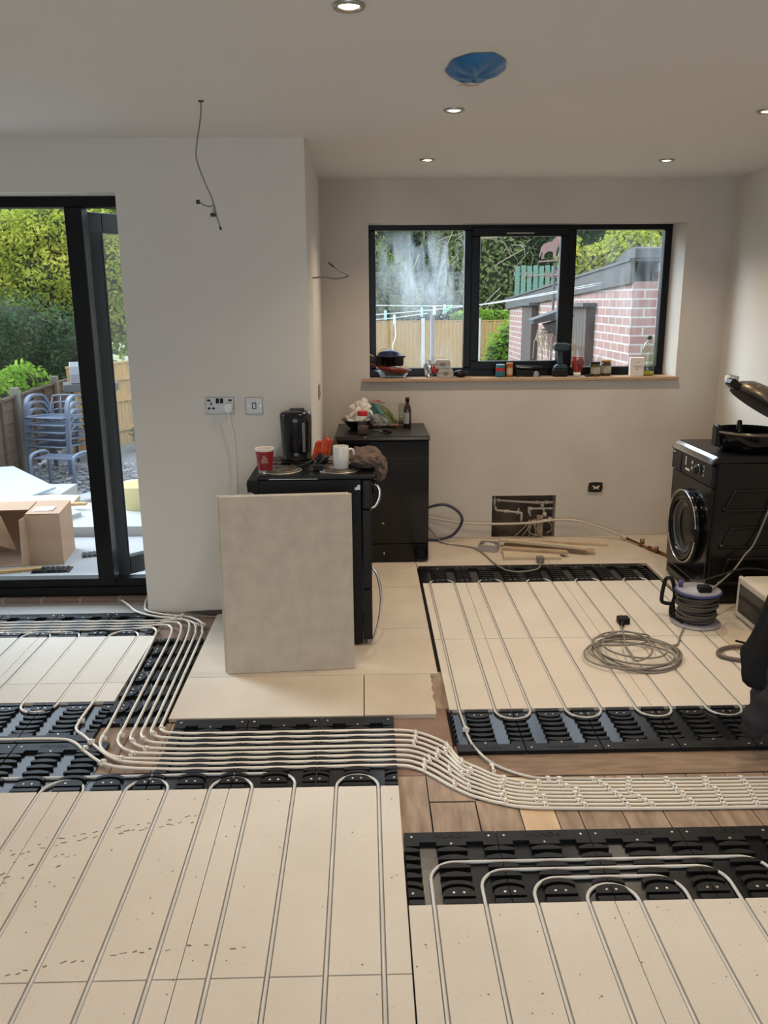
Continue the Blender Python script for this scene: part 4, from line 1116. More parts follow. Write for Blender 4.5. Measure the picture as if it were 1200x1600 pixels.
mw = thing('microwave', 'cream microwave oven standing on the floor before the washing machine', 'microwave', (2.0, 3.98, 0))
M['cream'] = mat('cream_enamel', (0.62, 0.57, 0.47), 0.45)
mb = MB(); mb.box(0.022, -0.24, 0.012, 0.36, 0.24, 0.232); obj('casing', mb, M['cream'], mw, bevel=0.012, seg=3)
mb = MB(); mb.box(-0.004, -0.242, 0.010, 0.021, 0.242, 0.236); mwd = obj('door', mb, M['cream'], mw, bevel=0.014, seg=3)
mb = MB(); mb.box(-0.0056, -0.15, 0.045, -0.0041, 0.205, 0.20); obj('door_window', mb, M['gloss_blk'], mwd, bevel=0.0)
mb = MB(); mb.box(-0.0056, -0.232, 0.045, -0.0041, -0.165, 0.20); obj('control_strip', mb, M['seal'], mw)
for x in (0.06, 0.32):
    for y in (-0.2, 0.2):
        mb = MB(); mb.lathe([(0.014, 0), (0.014, 0.014)], 10); obj('foot', mb, M['matt_blk'], mw, loc=(x, y, -0.0002))

# ------------------------------------------------------------------ cable reel and loose cables
rl = thing('cable_reel', 'cable drum with blue discs and a black bent-tube handle', 'cable reel', (1.752, 4.14, 0))
M['blue_disc'] = mat('blue_reel_plastic', (0.05, 0.07, 0.22), 0.4)
M['disc_clear'] = mat('grey_reel_plastic', (0.30, 0.30, 0.33), 0.35)
mb = MB(); mb.lathe([(0.125, 0.0), (0.128, 0.006), (0.125, 0.012), (0.06, 0.016)], 40); obj('lower_disc', mb, M['disc_clear'], rl)
mb = MB(); mb.lathe([(0.06, 0.175), (0.112, 0.172), (0.120, 0.178), (0.120, 0.186), (0.112, 0.190)], 40, cap1=False); ud = obj('upper_disc', mb, M['blue_disc'], rl)
mb = MB(); mb.lathe([(0.112, 0.1895), (0.05, 0.192), (0.045, 0.200), (0.001, 0.200)], 40, cap0=False, cap1=False); obj('disc_face', mb, M['disc_clear'], ud)
mb = MB(); mb.box(-0.02, -0.07, 0.19, 0.045, -0.02, 0.225); obj('socket_block', mb, M['matt_blk'], ud, bevel=0.006)
mb = MB(); mb.lathe([(0.012, 0.19), (0.012, 0.225)], 12); obj('crank_knob', mb, M['blue_disc'], ud, loc=(-0.08, 0.04, 0))
mb = MB(); mb.lathe([(0.055, 0.012), (0.055, 0.18)], 24); obj('drum', mb, M['matt_blk'], rl)
mb = MB(); pts = []
rg = random.Random(9)
for layer in range(2):
    for i in range(24 * 12 + 1):
        a = 2 * PI * i / 24; z = 0.026 + 0.138 * (i / 288 if layer == 0 else 1 - i / 288)
        r = (0.078 if layer == 0 else 0.094) + 0.009 * math.sin(3 * z * 40 + layer) + 0.006 * math.sin(a * 2.3 + layer)
        pts.append((r * math.cos(a), r * math.sin(a), z + 0.006 * math.sin(a + layer * 2)))
mb.tube(pts, 0.0068, 6); obj('wound_cable', mb, mat('wound_cable_grey', (0.085, 0.078, 0.068), 0.6), rl)
mb = MB(); mb.tube(spline([(-0.085, -0.045, 0.008), (-0.105, 0.06, 0.012), (-0.108, 0.078, 0.05), (-0.105, 0.082, 0.075), (-0.15, 0.09, 0.085), (-0.158, 0.092, 0.115), (-0.145, 0.095, 0.205), (-0.128, 0.095, 0.222), (-0.108, 0.09, 0.212), (-0.09, 0.085, 0.13), (-0.098, 0.08, 0.07), (-0.088, 0.05, 0.02)], 6), 0.0105, 10); obj('tube_handle', mb, M['matt_blk'], rl)
mb = MB(); mb.tube(spline([(1.800, 4.09, 0.205), (1.86, 4.16, 0.205), (1.93, 4.24, 0.21), (2.01, 4.30, 0.245), (2.08, 4.345, 0.31), (2.135, 4.365, 0.37), (2.20, 4.372, 0.56), (2.26, 4.372, 0.80), (2.33, 4.372, 0.92), (2.44, 4.40, 1.04), (2.478, 4.6, 1.10)], 6), 0.0052, 8)
tag(obj('extension_lead', mb, M['wire_grey']), 'grey lead rising from the cable reel past the washing machine', 'cable')
mb = MB(); mb.tube(spline([(1.775, 4.09, 0.215), (1.78, 4.14, 0.235), (1.83, 4.18, 0.235), (1.92, 4.23, 0.24), (2.02, 4.28, 0.247), (2.12, 4.30, 0.245), (2.25, 4.32, 0.20), (2.40, 4.34, 0.02)], 6), 0.005, 8)
tag(obj('black_lead', mb, M['wire_blk']), 'black lead plugged into the cable reel, running behind the microwave', 'cable')

cc = [(1.685, 4.20, 0.03), (1.70, 4.15, 0.007), (1.655, 4.05, 0.006), (1.60, 3.95, 0.006), (1.545, 3.84, 0.006)]
rg = random.Random(21)
loops = [(1.30, 3.755, 0.215, 0.235), (1.325, 3.745, 0.185, 0.205), (1.30, 3.74, 0.20, 0.185), (1.235, 3.68, 0.23, 0.15), (1.315, 3.72, 0.195, 0.19), (1.255, 3.885, 0.165, 0.10), (1.31, 3.73, 0.135, 0.12), (1.24, 3.78, 0.14, 0.20)]
n = 0
for li, (cx, cy, rx, ry) in enumerate(loops):
    for i in range(14):
        a = R(15) - 2 * PI * i / 14
        f = i / 14
        if li + 1 < len(loops):
            c2 = loops[li + 1]
            cx_, cy_, rx_, ry_ = [p + (q - p) * f * f for p, q in zip((cx, cy, rx, ry), c2)]
        else: cx_, cy_, rx_, ry_ = cx, cy, rx, ry
        if li == len(loops) - 1 and i > 4: break
        cc.append((cx_ + rx_ * math.cos(a), cy_ + ry_ * math.sin(a), 0.006 + 0.0055 * li + 0.004 * math.sin(a * 2 + li)))
cc += [(1.245, 3.66, 0.05), (1.258, 3.76, 0.035), (1.29, 3.90, 0.045), (1.322, 4.03, 0.02), (1.338, 4.085, 0.012)]
mb = MB(); mb.tube(spline(cc, 5), 0.0047, 8)
lc = obj('extension_cable', mb, M['wire_grey']); tag(lc, 'loose coil of grey cable with a black plug on the grooved boards', 'cable')
mb = MB(); mb.cyl((1.336, 4.075, 0.012), (1.352, 4.115, 0.016), 0.011, 12); mb.box(1.335, 4.12, 0.0005, 1.395, 4.175, 0.036)
mb.cyl((1.348, 4.105, 0.014), (1.358, 4.13, 0.016), 0.014, 10)
plg = obj('plug', mb, M['matt_blk'], lc, bevel=0.006)
mb = MB()
for p in ((1.345, 4.176, 0.012), (1.385, 4.176, 0.012), (1.365, 4.176, 0.028)): mb.box(p[0] - 0.003, p[1], p[2] - 0.003, p[0] + 0.003, p[1] + 0.018, p[2] + 0.003)
obj('pin', mb, M['steel'], plg)
mb = MB(); mb.tube(spline([(2.05, 3.59, 0.012), (1.90, 3.605, 0.012), (1.79, 3.625, 0.012), (1.71, 3.665, 0.012), (1.695, 3.71, 0.012), (1.73, 3.76, 0.012), (1.80, 3.785, 0.014), (1.90, 3.775, 0.018), (2.02, 3.75, 0.018)], 6), 0.0095, 10)
o = obj('grey_hose', mb, mat('grey_brown_hose', (0.13, 0.105, 0.085), 0.5)); tag(o, 'thick grey-brown hose loop on the floor by the black jacket', 'hose')
mb = MB(); mb.tube([(1.955, 3.80, 0.006), (1.87, 3.812, 0.02), (1.825, 3.815, 0.032)], 0.006, 8); obj('hose_end', mb, M['matt_blk'], o)

# black jacket hanging low at the frame edge, over the back of a folding chair
jk = thing('jacket', 'black jacket hanging with one sleeve down to the floor panels', 'jacket', (1.595, 2.88, 0))
M['jacket'] = mat('black_cloth', (0.010, 0.010, 0.0105), 0.85, spec=0.2, bump=0.2, bscale=150)
M['sleeve'] = mat('charcoal_sleeve', (0.034, 0.033, 0.035), 0.8, spec=0.25, bump=0.2, bscale=120)
def coat(u, v):
    a = 2 * PI * u
    z = 1.02 - 0.80 * v
    rx = 0.03 + 0.20 * v; ry = 0.05 + 0.07 * v
    fold = 1 + 0.09 * v * math.sin(5 * a + 3 * v) + 0.05 * v * math.sin(9 * a)
    return (0.035 + rx * fold * math.cos(a), ry * fold * math.sin(a), z + (0.05 * math.sin(2 * a + 2.2) + 0.02 * math.sin(5 * a)) * v ** 3 + (0.11 * v ** 4 * max(0, -math.cos(a + 0.3))))
mb = MB(); mb.grid(48, 24, coat); obj('body', mb, M['jacket'], jk, solid=0.006)
def slv(path_, radii, name, m):
    mb = MB(); ps = spline(path_, 6)
    n = len(ps); mb.tube(ps, [radii[0] + (radii[1] - radii[0]) * i / (n - 1) + 0.008 * math.sin(i * 1.3) for i in range(n)], 18)
    return obj(name, mb, m, jk)
slv([(0.01, -0.02, 0.72), (-0.035, -0.04, 0.50), (-0.075, -0.05, 0.31), (-0.115, -0.05, 0.18), (-0.145, -0.04, 0.075)], (0.07, 0.046), 'sleeve', M['sleeve'])
slv([(0.12, 0.02, 0.80), (0.20, 0.03, 0.5), (0.21, 0.03, 0.22)], (0.08, 0.055), 'sleeve', M['sleeve'])
fc = thing('folding_chair', 'folding chair under the black jacket, outside the picture', 'chair', (1.86, 2.88, 0))
mb = MB()
for y in (-0.19, 0.19):
    mb.cyl((-0.16, y, -0.017), (0.10, y, 0.98), 0.012); mb.cyl((0.30, y, -0.017), (-0.05, y, 0.47), 0.012)
mb.cyl((0.10, -0.19, 0.98), (0.10, 0.19, 0.98), 0.012)
obj('chair_frame', mb, M['steel'], fc)
mb = MB(); mb.box(-0.06, -0.2, 0.44, 0.34, 0.2, 0.465); obj('seat', mb, M['matt_blk'], fc, bevel=0.008)

# ------------------------------------------------------------------ recess pipework, offcuts and loose bits at the back wall
rp_ = thing('plumbing', 'white plastic pipework and valve inside the dirty wall recess', 'pipework', (1.145, 5.91, 0))
M['fit'] = mat('dusty_white_fitting', (0.52, 0.46, 0.39), 0.6)
def W(x, z, y=0): return (x - 1.145, y, z)
mb = MB()
for pts in ([W(.938, .29), W(.939, .218)], [W(.955, .266), W(1.10, .252), W(1.252, .243), W(1.369, .243)], [W(.945, .215), W(.955, .19), W(1.0, .183), W(1.128, .166), W(1.139, .155), W(1.139, .10)], [W(1.189, .197), W(1.371, .197)], [W(1.189, .19), W(1.205, .14)], [W(1.287, .231), W(1.31, .15)], [W(1.21, .106, -.02), W(1.353, .118, -.02)]):
    mb.tube(spline(pts, 4) if len(pts) > 2 else pts, 0.0085, 10)
obj('pipework', mb, M['fit'], rp_)
for p, q, r in (((.938, .275), (.938, .255), .0135), ((.958, .266), (.978, .263), .0135), ((1.235, .244), (1.262, .243), .0135), ((1.285, .235), (1.292, .212), .0135), ((1.31, .244), (1.33, .243), .0135), ((1.185, .197), (1.215, .197), .015), ((1.305, .165), (1.315, .135), .014), ((1.336, .118), (1.366, .118), .014), ((1.01, .182), (1.045, .178), .013), ((1.345, .197), (1.355, .197), .012)):
    mb = MB(); mb.cyl(W(*p), W(*q), r, 14); obj('fitting', mb, M['fit'], rp_)
mb = MB(); mb.box(-.116, -.012, .155, -.110, .002, .205); mb.box(-.125, -.014, .178, -.101, -.010, .186); obj('valve_lever', mb, M['fit'], rp_, rot=(0, R(12), 0), loc=(.04, 0, -.02))
mb = MB(); mb.box(1.240, 5.83, 0.0, 1.283, 5.862, 0.160)
tag(obj('timber_post', mb, M['wood']), 'short upright timber block in front of the wall recess', 'timber')
mb = MB()
rg = random.Random(14)
for i in range(5):
    a0 = Vector((1.20 + rg.uniform(-.02, .05), 5.85, 0.125 + rg.uniform(-.02, .01))); a1 = Vector((1.08 + 0.05 * i, 5.84 - 0.01 * i, 0.006))
    mb.tube(spline([a0, a0.lerp(a1, 0.5) + Vector((-0.01 * i + .02, -.02, 0.02)), a1], 6), 0.0035, 6)
mb.tube(spline([(1.19, 5.845, .13), (1.175, 5.83, .06), (1.205, 5.80, .03), (1.24, 5.79, .028)], 6), .0035, 6)
mb.tube(spline([(1.29, 5.845, .12), (1.34, 5.85, .10), (1.355, 5.86, .05), (1.32, 5.87, .02)], 6), .0035, 6)
tag(obj('loose_wires', mb, mat('dusty_wire', (0.38, 0.31, 0.22), 0.7)), 'tangle of dusty thin wires spilling from the wall recess', 'wires')
mb = MB(); mb.tube(spline([(0.20, 5.855, 0.20), (0.456, 5.83, 0.158), (0.703, 5.80, 0.122), (0.95, 5.79, 0.115), (1.166, 5.79, 0.119), (1.351, 5.80, 0.136), (1.507, 5.80, 0.131), (1.65, 5.785, 0.095), (1.78, 5.755, 0.05), (1.845, 5.72, 0.026)], 8), 0.0085, 10)
wp = obj('water_pipe', mb, M['fit']); tag(wp, 'long white plastic water pipe running across in front of the recess', 'pipe')
mb = MB(); mb.cyl((1.83, 5.735, 0.030), (1.862, 5.695, 0.022), 0.014); obj('coupling', mb, M['fit'], wp)
mb = MB(); mb.cyl((1.86, 5.70, 0.022), (1.958, 5.45, 0.014), 0.0085); obj('copper_tail', mb, M['copper'], wp)
mb = MB(); mb.cyl((1.945, 5.48, 0.016), (1.975, 5.41, 0.015), 0.014); mb.cyl((1.975, 5.40, 0.001), (1.975, 5.40, 0.045), 0.012); mb.cyl((1.93, 5.57, 0.0), (1.93, 5.57, 0.05), 0.016); mb.cyl((1.975, 5.41, 0.014), (2.03, 5.27, 0.012), 0.011); obj('brass_fitting', mb, M['copper'], wp)

mb = MB(); mb.tube(spline([(0.40, 5.80, 0.22), (0.452, 5.78, 0.249), (0.558, 5.76, 0.27), (0.65, 5.74, 0.226), (0.681, 5.73, 0.155), (0.621, 5.74, 0.053), (0.514, 5.75, 0.015), (0.42, 5.77, 0.012)], 8), 0.010, 10)
tag(obj('blue_hose', mb, mat('blue_black_hose', (0.025, 0.03, 0.06), 0.4)), 'dark blue hose looping out beside the dishwasher', 'hose')
mb = MB(); mb.tube(spline([(0.44, 5.80, 0.10), (0.47, 5.82, 0.06), (0.541, 5.70, 0.006), (0.66, 5.62, 0.0055), (0.751, 5.557, 0.0055), (0.80, 5.40, 0.0055), (0.825, 5.257, 0.0055), (0.86, 5.12, 0.0055), (0.90, 5.045, 0.006), (0.97, 5.02, 0.0065), (1.053, 5.043, 0.006), (1.11, 5.10, 0.006), (1.139, 5.20, 0.012)], 8), 0.0055, 8)
wl = obj('appliance_lead', mb, M['wire_grey']); tag(wl, 'grey lead from the dishwasher curling over the far black panels', 'cable')
mb = MB(); mb.box(1.118, 5.20, 0.001, 1.165, 5.245, 0.045); mb.cyl((1.14, 5.19, 0.015), (1.14, 5.21, 0.02), 0.010); obj('plug', mb, mat('dusty_plug', (0.20, 0.17, 0.13), 0.6), wl, bevel=0.006, rot=(0, 0, 0))

bb = thing('back_box', 'small open grey box on the floor below the recess', 'box', (0.845, 5.525, 0), R(-18))
mb = MB()
mb.box(-.065, -.055, 0, .065, .055, .004); mb.box(-.065, -.055, .004, .065, -.051, .05); mb.box(-.065, .051, .004, .065, .055, .05); mb.box(-.065, -.051, .004, -.061, .051, .05); mb.box(.061, -.051, .004, .065, .051, .05)
obj('box_body', mb, mat('grey_box', (0.34, 0.32, 0.30), 0.6), bb)
mb = MB(); mb.ball((0.0, 0.0, 0.03), 0.05, 0.04, 0.022, 12, 8, 0.25, rg); obj('packing', mb, M['fit'], bb)
M['offcut'] = mat('timber_offcut', (0.44, 0.33, 0.21), 0.8, col2=(0.33, 0.24, 0.15), vscale=6, stretch=(1, 8, 8))
M['offcut2'] = mat('pale_offcut', (0.58, 0.48, 0.34), 0.8, var=0.15)
def offcut(p, q, w, z0, z1, m, label, dz=0.0):
    p = Vector((p[0], p[1], 0)); q = Vector((q[0], q[1], 0)); d = (q - p); l = d.length; a = math.atan2(d.y, d.x)
    mb = MB(); mb.prism([(0, -w / 2), (l, -w / 2 + .004), (l - .02, w / 2), (.01, w / 2 - .004)], z0, z1)
    o = obj('timber_offcut', mb, M[m], loc=(p.x, p.y, 0.0), rot=(0, -dz, a), bevel=0.0015)
    tag(o, label, 'timber')
offcut((0.915, 5.365), (1.30, 5.345), 0.15, 0.0005, 0.021, 'offcut2', 'pale flat offcut lying lowest and nearest in the timber pile')
offcut((0.925, 5.475), (1.36, 5.35), 0.06, 0.0225, 0.038, 'offcut', 'timber strip resting across the pale flat offcut')
offcut((0.985, 5.66), (1.56, 5.41), 0.09, 0.0005, 0.022, 'offcut', 'long timber offcut pointing at the washing machine')
offcut((0.93, 5.62), (1.50, 5.375), 0.05, 0.0395, 0.056, 'offcut2', 'thin lath lying on top of the long timber offcut', )
offcut((1.10, 5.74), (1.70, 5.60), 0.055, 0.0005, 0.018, 'offcut2', 'thin pale lath closest to the back wall')

# ------------------------------------------------------------------ sockets, switches, stray cables on walls
def plate(name, label, cat, loc, rot, w, h, gang):
    t = thing(name, label, cat, loc, rot=rot)
    mb = MB(); mb.box(-w / 2, -0.006, -h / 2, w / 2, -0.0002, h / 2); obj('plate', mb, M['steel'], t, bevel=0.003)
    return t
so = plate('wall_socket', 'brushed steel double socket with a white plug on the pier', 'socket', (-0.766, YL, 1.148), (0, 0, 0), 0.150, 0.090, 2)
for x in (-0.022, 0.0):
    mb = MB(); mb.box(x + 0.002, -0.009, 0.012, x + 0.019, -0.0061, 0.038); obj('rocker', mb, M['matt_blk'], so, bevel=0.001)
mb = MB()
for (x, z, w, h) in ((-0.045, 0.010, .008, .014), (-0.057, -0.014, .014, .010), (-0.034, -0.014, .014, .010), (-0.057, 0.028, .018, .010), (0.055, 0.028, .018, .010)): mb.box(x - w / 2, -0.0068, z - h / 2, x + w / 2, -0.0061, z + h / 2)
obj('socket_slot', mb, M['dark'], so)
mb = MB(); mb.prism([(0.02, 0.0), (0.032, 0.014), (0.062, 0.014), (0.072, 0.0), (0.064, -0.034), (0.030, -0.034)], -0.045, -0.0063, axis='y')
pl_ = obj('plug', mb, M['white'], so, bevel=0.006)
mb = MB(); mb.tube(spline([(0.048, -0.028, -0.034), (0.050, -0.024, -0.08), (0.062, -0.022, -0.15), (0.068, -0.018, -0.25), (0.068, -0.018, -0.5), (0.066, -0.018, -0.72), (0.06, -0.02, -1.0), (0.10, -0.03, -1.13)], 8), 0.0042, 8); obj('white_lead', mb, M['white'], pl_)
sw = plate('light_switch', 'brushed steel single switch on the pier, above the kettle', 'switch', (-0.585, YL, 1.146), (0, 0, 0), 0.090, 0.090, 1)
mb = MB(); mb.box(-.011, -.009, -.017, .011, -.0061, .017); obj('rocker', mb, M['seal'], sw, bevel=0.001)
mb = MB(); mb.box(-.007, -.0100, -.013, .007, -.0091, .013); obj('rocker_face', mb, M['steel'], sw)
for x in (-.032, .032):
    mb = MB(); mb.T = Matrix.Rotation(R(90), 4, 'X'); mb.lathe([(.004, .006), (.003, .0075)], 10, (x, 0, 0)); obj('screw', mb, M['screw'], sw)
s2 = plate('wall_socket', 'small steel socket on the narrow side of the pier above dishwasher', 'socket', (XP, 5.19, 1.137), (0, 0, R(90)), 0.15, 0.09, 2)
mb = MB()
for (x, z, w, h) in ((-0.045, 0.010, .008, .014), (-0.057, -0.014, .014, .010), (-0.034, -0.014, .014, .010), (0.045, 0.010, .008, .014), (0.057, -0.014, .014, .010), (0.034, -0.014, .014, .010)): mb.box(x - w / 2, -0.0068, z - h / 2, x + w / 2, -0.0061, z + h / 2)
obj('socket_slot', mb, M['dark'], s2)
s3 = plate('wall_socket', 'steel socket on the end wall above the raised cooker lid', 'socket', (XR, 5.62, 1.135), (0, 0, R(-90)), 0.15, 0.09, 2)
mb = MB()
for (x, z, w, h) in ((-0.045, 0.010, .008, .014), (-0.057, -0.014, .014, .010), (-0.034, -0.014, .014, .010), (0.045, 0.010, .008, .014), (0.057, -0.014, .014, .010), (0.034, -0.014, .014, .010)): mb.box(x - w / 2, -0.0068, z - h / 2, x + w / 2, -0.0061, z + h / 2)
obj('socket_slot', mb, M['dark'], s3)
mb = MB(); mb.prism([(-.062, .03), (-.045, .042), (-.018, .03), (-.024, -.01), (-.05, -.012)], -0.04, -0.0063, axis='y'); obj('plug', mb, M['white'], s3, bevel=0.005)
sb = thing('socket_opening', 'ragged square cable opening in the back wall beside the recess', 'wall opening', (1.66, YB, 0.363))
mb = MB(); mb.prism([(-.05, -.034), (-.02, -.040), (.045, -.036), (.053, .0), (.047, .034), (0, .038), (-.045, .034), (-.053, .0)], -0.003, 0.0, axis='y'); obj('opening', mb, M['dark'], sb)
mb = MB(); mb.tube([(p[0], -0.004, p[1]) for p in ((-.054, -.037), (0, -.043), (.052, -.037), (.056, 0), (.051, .038), (0, .042), (-.051, .037), (-.057, 0))], 0.004, 6, closed=True); obj('plaster_edge', mb, M['fit'], sb)
mb = MB(); mb.tube(spline([(-.02, -.003, .01), (0, -.02, -.005), (.022, -.015, .012)], 6), .006, 8); mb.tube(spline([(-.015, -.003, -.015), (.005, -.018, .005), (.02, -.01, -.014)], 6), .005, 8); obj('wire_ends', mb, M['fit'], sb)

pg = thing('cable_tail', 'grey cable tail poking from the narrow side of the pier', 'cable', (XP, 4.86, 1.806))
mb = MB(); mb.tube(spline([(0.0, 0, 0), (.06, -.02, .003), (.13, -.05, -.006), (.185, -.06, .002), (.205, -.06, .01)], 6), .0045, 8); mb.tube(spline([(.205, -.06, .01), (.18, -.06, .02), (.15, -.06, .035), (.10, -.055, .075)], 6), .003, 6); obj('cable', mb, M['wire_grey'], pg)
mb = MB(); mb.cyl((.123, -.057, .056), (.093, -.053, .080), .004, 8); obj('bare_end', mb, M['dark'], pg)
cb = thing('cable_pigtail', 'thin grey cable pigtail dangling from the ceiling near the pier', 'cable', (-0.643, 3.66, ZC))
mb = MB(); mb.tube(spline([(0, 0, 0.0), (-.005, 0, -.06), (-.028, 0, -.17), (-.03, 0, -.22), (-.005, 0, -.30), (.02, 0, -.36), (.032, 0, -.40)], 8), .003, 8); obj('cable', mb, M['wire_grey'], cb)
mb = MB(); mb.tube(spline([(.032, 0, -.40), (.04, 0, -.44), (.052, 0, -.485)], 6), .003, 8); mb.tube(spline([(.03, 0, -.392), (.015, 0, -.40), (-.01, 0, -.395), (-.03, 0, -.382)], 6), .0028, 8); mb.tube([(.03, 0, -.40), (.022, .0, -.425)], .002, 6); mb.tube([(.034, 0, -.405), (.028, .0, -.43)], .002, 6); obj('split_core', mb, M['wire_grey'], cb)
mb = MB(); mb.box(-.042, -.006, -.390, -.028, .006, -.374); obj('connector', mb, M['seal'], cb)
mb = MB(); mb.box(.014, -.005, -.44, .036, .005, -.426); obj('connector', mb, M['seal'], cb)
mb = MB(); mb.cyl((.050, 0, -.48), (.054, 0, -.492), .0045, 8); obj('connector', mb, M['seal'], cb)
mb = MB(); mb.lathe([(.012, -.001), (.010, -.004)], 12); obj('hole_edge', mb, M['seal'], cb)

bc = thing('extractor_opening', 'blue film covered round opening in the ceiling with a torn label', 'ceiling opening', (0.397, 3.165, ZC))
M['blue_film'] = mat('blue_film', S(20, 116, 178), 0.35, col2=S(10, 92, 150), vscale=9, bump=0.4, bscale=14)
rg = random.Random(6)
def bl(u, v):
    a = 2 * PI * u; k = 1 + 0.025 * math.sin(9 * a) + 0.02 * math.sin(5 * a + 1)
    return ((0.102 * v + 0.001) * k * math.cos(a), (0.178 * v + 0.001) * k * math.sin(a), -0.003 - 0.030 * (1 - v ** 3) - 0.004 * math.sin(7 * a) * v * (1 - v) * 4)
mb = MB(); mb.grid(48, 8, bl); obj('film', mb, M['blue_film'], bc)
mb = MB()
mb.grid(10, 3, lambda u, v: (-.05 + .078 * u, 0.10 + 0.075 * v - 0.02 * math.sin(PI * u), -0.036 + 0.012 * v + 0.003 * math.sin(8 * u)))
obj('torn_label', mb, mat('torn_paper', (0.60, 0.50, 0.46), 0.7, col2=(0.42, 0.30, 0.28), vscale=40), bc, solid=0.001)

# ------------------------------------------------------------------ things on the window sill
ZS = 1.1564
ps = thing('glass_dish', 'clear glass dish at the bottom of the pan pile on the sill', 'dish', (0.20, 5.905, ZS))
mb = MB(); mb.lathe([(0.075, 0), (0.085, 0.005), (0.105, 0.045), (0.125, 0.05), (0.125, 0.054), (0.10, 0.05), (0.08, 0.009), (0.001, 0.007)], 32, sx=1.05, sy=0.62, cap1=False); obj('dish_body', mb, M['jar_glass'], ps)
rp2 = thing('red_frying_pan', 'red pan tilted between the glass dish and the saucepan', 'pan', (0.20, 5.90, ZS + 0.056), rot=(0, R(8), 0))
M['red_pan'] = mat('red_pan_enamel', S(120, 34, 26), 0.35)
mb = MB(); mb.lathe([(0.09, -0.014), (0.112, 0.0), (0.118, 0.018), (0.112, 0.018), (0.09, -0.008), (0.001, -0.010)], 32, sy=0.58, cap1=False); obj('pan_body', mb, M['red_pan'], rp2)
mb = MB(); mb.tube(spline([(-0.10, 0, 0.010), (-0.14, -0.005, 0.016), (-0.165, -0.01, 0.020)], 4), 0.009, 10); obj('handle', mb, M['red_pan'], rp2)
sp_ = thing('saucepan', 'black saucepan with a navy lid on top of the pan pile', 'saucepan', (0.175, 5.905, ZS + 0.083))
mb = MB(); mb.lathe([(0.09, 0), (0.098, 0.006), (0.10, 0.055), (0.116, 0.062), (0.116, 0.066)], 32, sy=0.66); obj('pan_body', mb, M['gloss_blk'], sp_)
mb = MB(); mb.lathe([(0.118, 0.066), (0.085, 0.072), (0.075, 0.090), (0.045, 0.106), (0.001, 0.112)], 32, sy=0.66, cap1=False); obj('lid', mb, mat('navy_enamel', (0.014, 0.018, 0.06), 0.25), sp_)
mb = MB(); mb.tube(spline([(-0.095, 0, 0.055), (-0.125, 0, 0.072), (-0.155, 0.01, 0.085)], 4), 0.008, 8); obj('handle', mb, M['wood'], sp_)

fo = crumple(random.Random(12), (0, 0, 0.055), 0.035, 0.03, 0.055)
for f in range(len(fo.s)): fo.s[f] = False
ft = thing('foil_packet', 'crumpled silver foil packet beside the egg boxes on sill', 'packet', (0.452, 5.905, ZS))
obj('foil', fo, mat('silver_foil', (0.7, 0.7, 0.72), 0.25, 1.0, var=0.4, vscale=25), ft)
mb = MB(); mb.ball((0.045, -0.005, 0.06), 0.028, 0.02, 0.032, 10, 7, 0.3, random.Random(3))
for f in range(len(mb.s)): mb.s[f] = False
obj('red_flap', mb, M['red_lid'], ft)
M['eggbox'] = mat('grey_pulp', (0.42, 0.39, 0.36), 0.95, var=0.12, vscale=40)
def egg_box(x, y, z, rz, label):
    t = thing('egg_box', label, 'egg box', (x, y, z), R(rz))
    mb = MB()
    for s_, z0, z1 in ((1, 0.0, 0.030),):
        mb.prism([(-.050, z0), (.050, z0), (.056, z1), (-.056, z1)], -.048, .048, axis='y')
    obj('tray', mb, M['eggbox'], t, bevel=0.004)
    mb = MB(); mb.prism([(-.057, .031), (.057, .031), (.050, .056), (.042, .062), (-.042, .062), (-.050, .056)], -.049, .049, axis='y'); obj('lid', mb, M['eggbox'], t, bevel=0.004)
    mb = MB(); mb.box(-.016, -.0515, .022, .016, -.0495, .042); obj('closing_tab', mb, mat('dark_pulp_tab', (0.20, 0.18, 0.17), 0.9), t)  # closing tab in a darker grey than the box
egg_box(0.562, 5.895, ZS, 3, 'grey egg box standing on the sill under another one')
egg_box(0.545, 5.895, ZS + 0.0625, -4, 'grey egg box stacked on top of another egg box')
mb = MB(); mb.ball((0.675, 5.90, ZS + 0.026), 0.055, 0.03, 0.026, 20, 10); tag(obj('spectacle_case', mb, M['satin_blk']), 'rounded black case lying on the sill beside the egg boxes', 'case')

def jar(name, label, x, h, r, body, lidm, lidh=0.014, lab=None, y=5.90, neck=None):
    t = thing(name, label, 'jar', (x, y, ZS))
    nk = neck or r * 0.86
    mb = MB(); mb.lathe([(r * 0.92, 0), (r, 0.004), (r, h * 0.74), (nk, h * 0.86), (nk, h - lidh)], 26); obj('jar_body', mb, body, t)
    mb = MB(); mb.lathe([(nk * 1.06, h - lidh), (nk * 1.08, h - 0.002), (nk, h)], 26); obj('lid', mb, lidm, t)
    if lab:
        mb = MB(); mb.grid(14, 1, lambda u, v: ((r + .0005) * math.cos(R(-160 + 140 * u)), (r + .0005) * math.sin(R(-160 + 140 * u)), h * (0.18 + 0.46 * v))); obj('paper_label', mb, lab, t)
    return t
jar('sauce_jar', 'teal jar with red band and blue lid on the sill', 0.953, 0.088, 0.034, mat('teal_jar', (0.02, 0.14, 0.17), 0.3), mat('pale_blue_lid', (0.18, 0.33, 0.42), 0.4), 0.012, None)
mb = MB(); mb.lathe([(0.0345, 0), (0.0345, 0.022)], 26, cap0=False, cap1=False); b_ = obj('red_band', mb, M['red_lid'], bpy.data.objects['sauce_jar'], loc=(0, 0, 0.042))
jar('spice_tub', 'slim orange spice tub next to the teal jar', 1.017, 0.098, 0.022, mat('orange_tub', (0.42, 0.13, 0.03), 0.4), mat('orange_lid', (0.50, 0.17, 0.03), 0.4), 0.02, mat('cream_label', (0.55, 0.40, 0.25), 0.6), neck=0.0215)
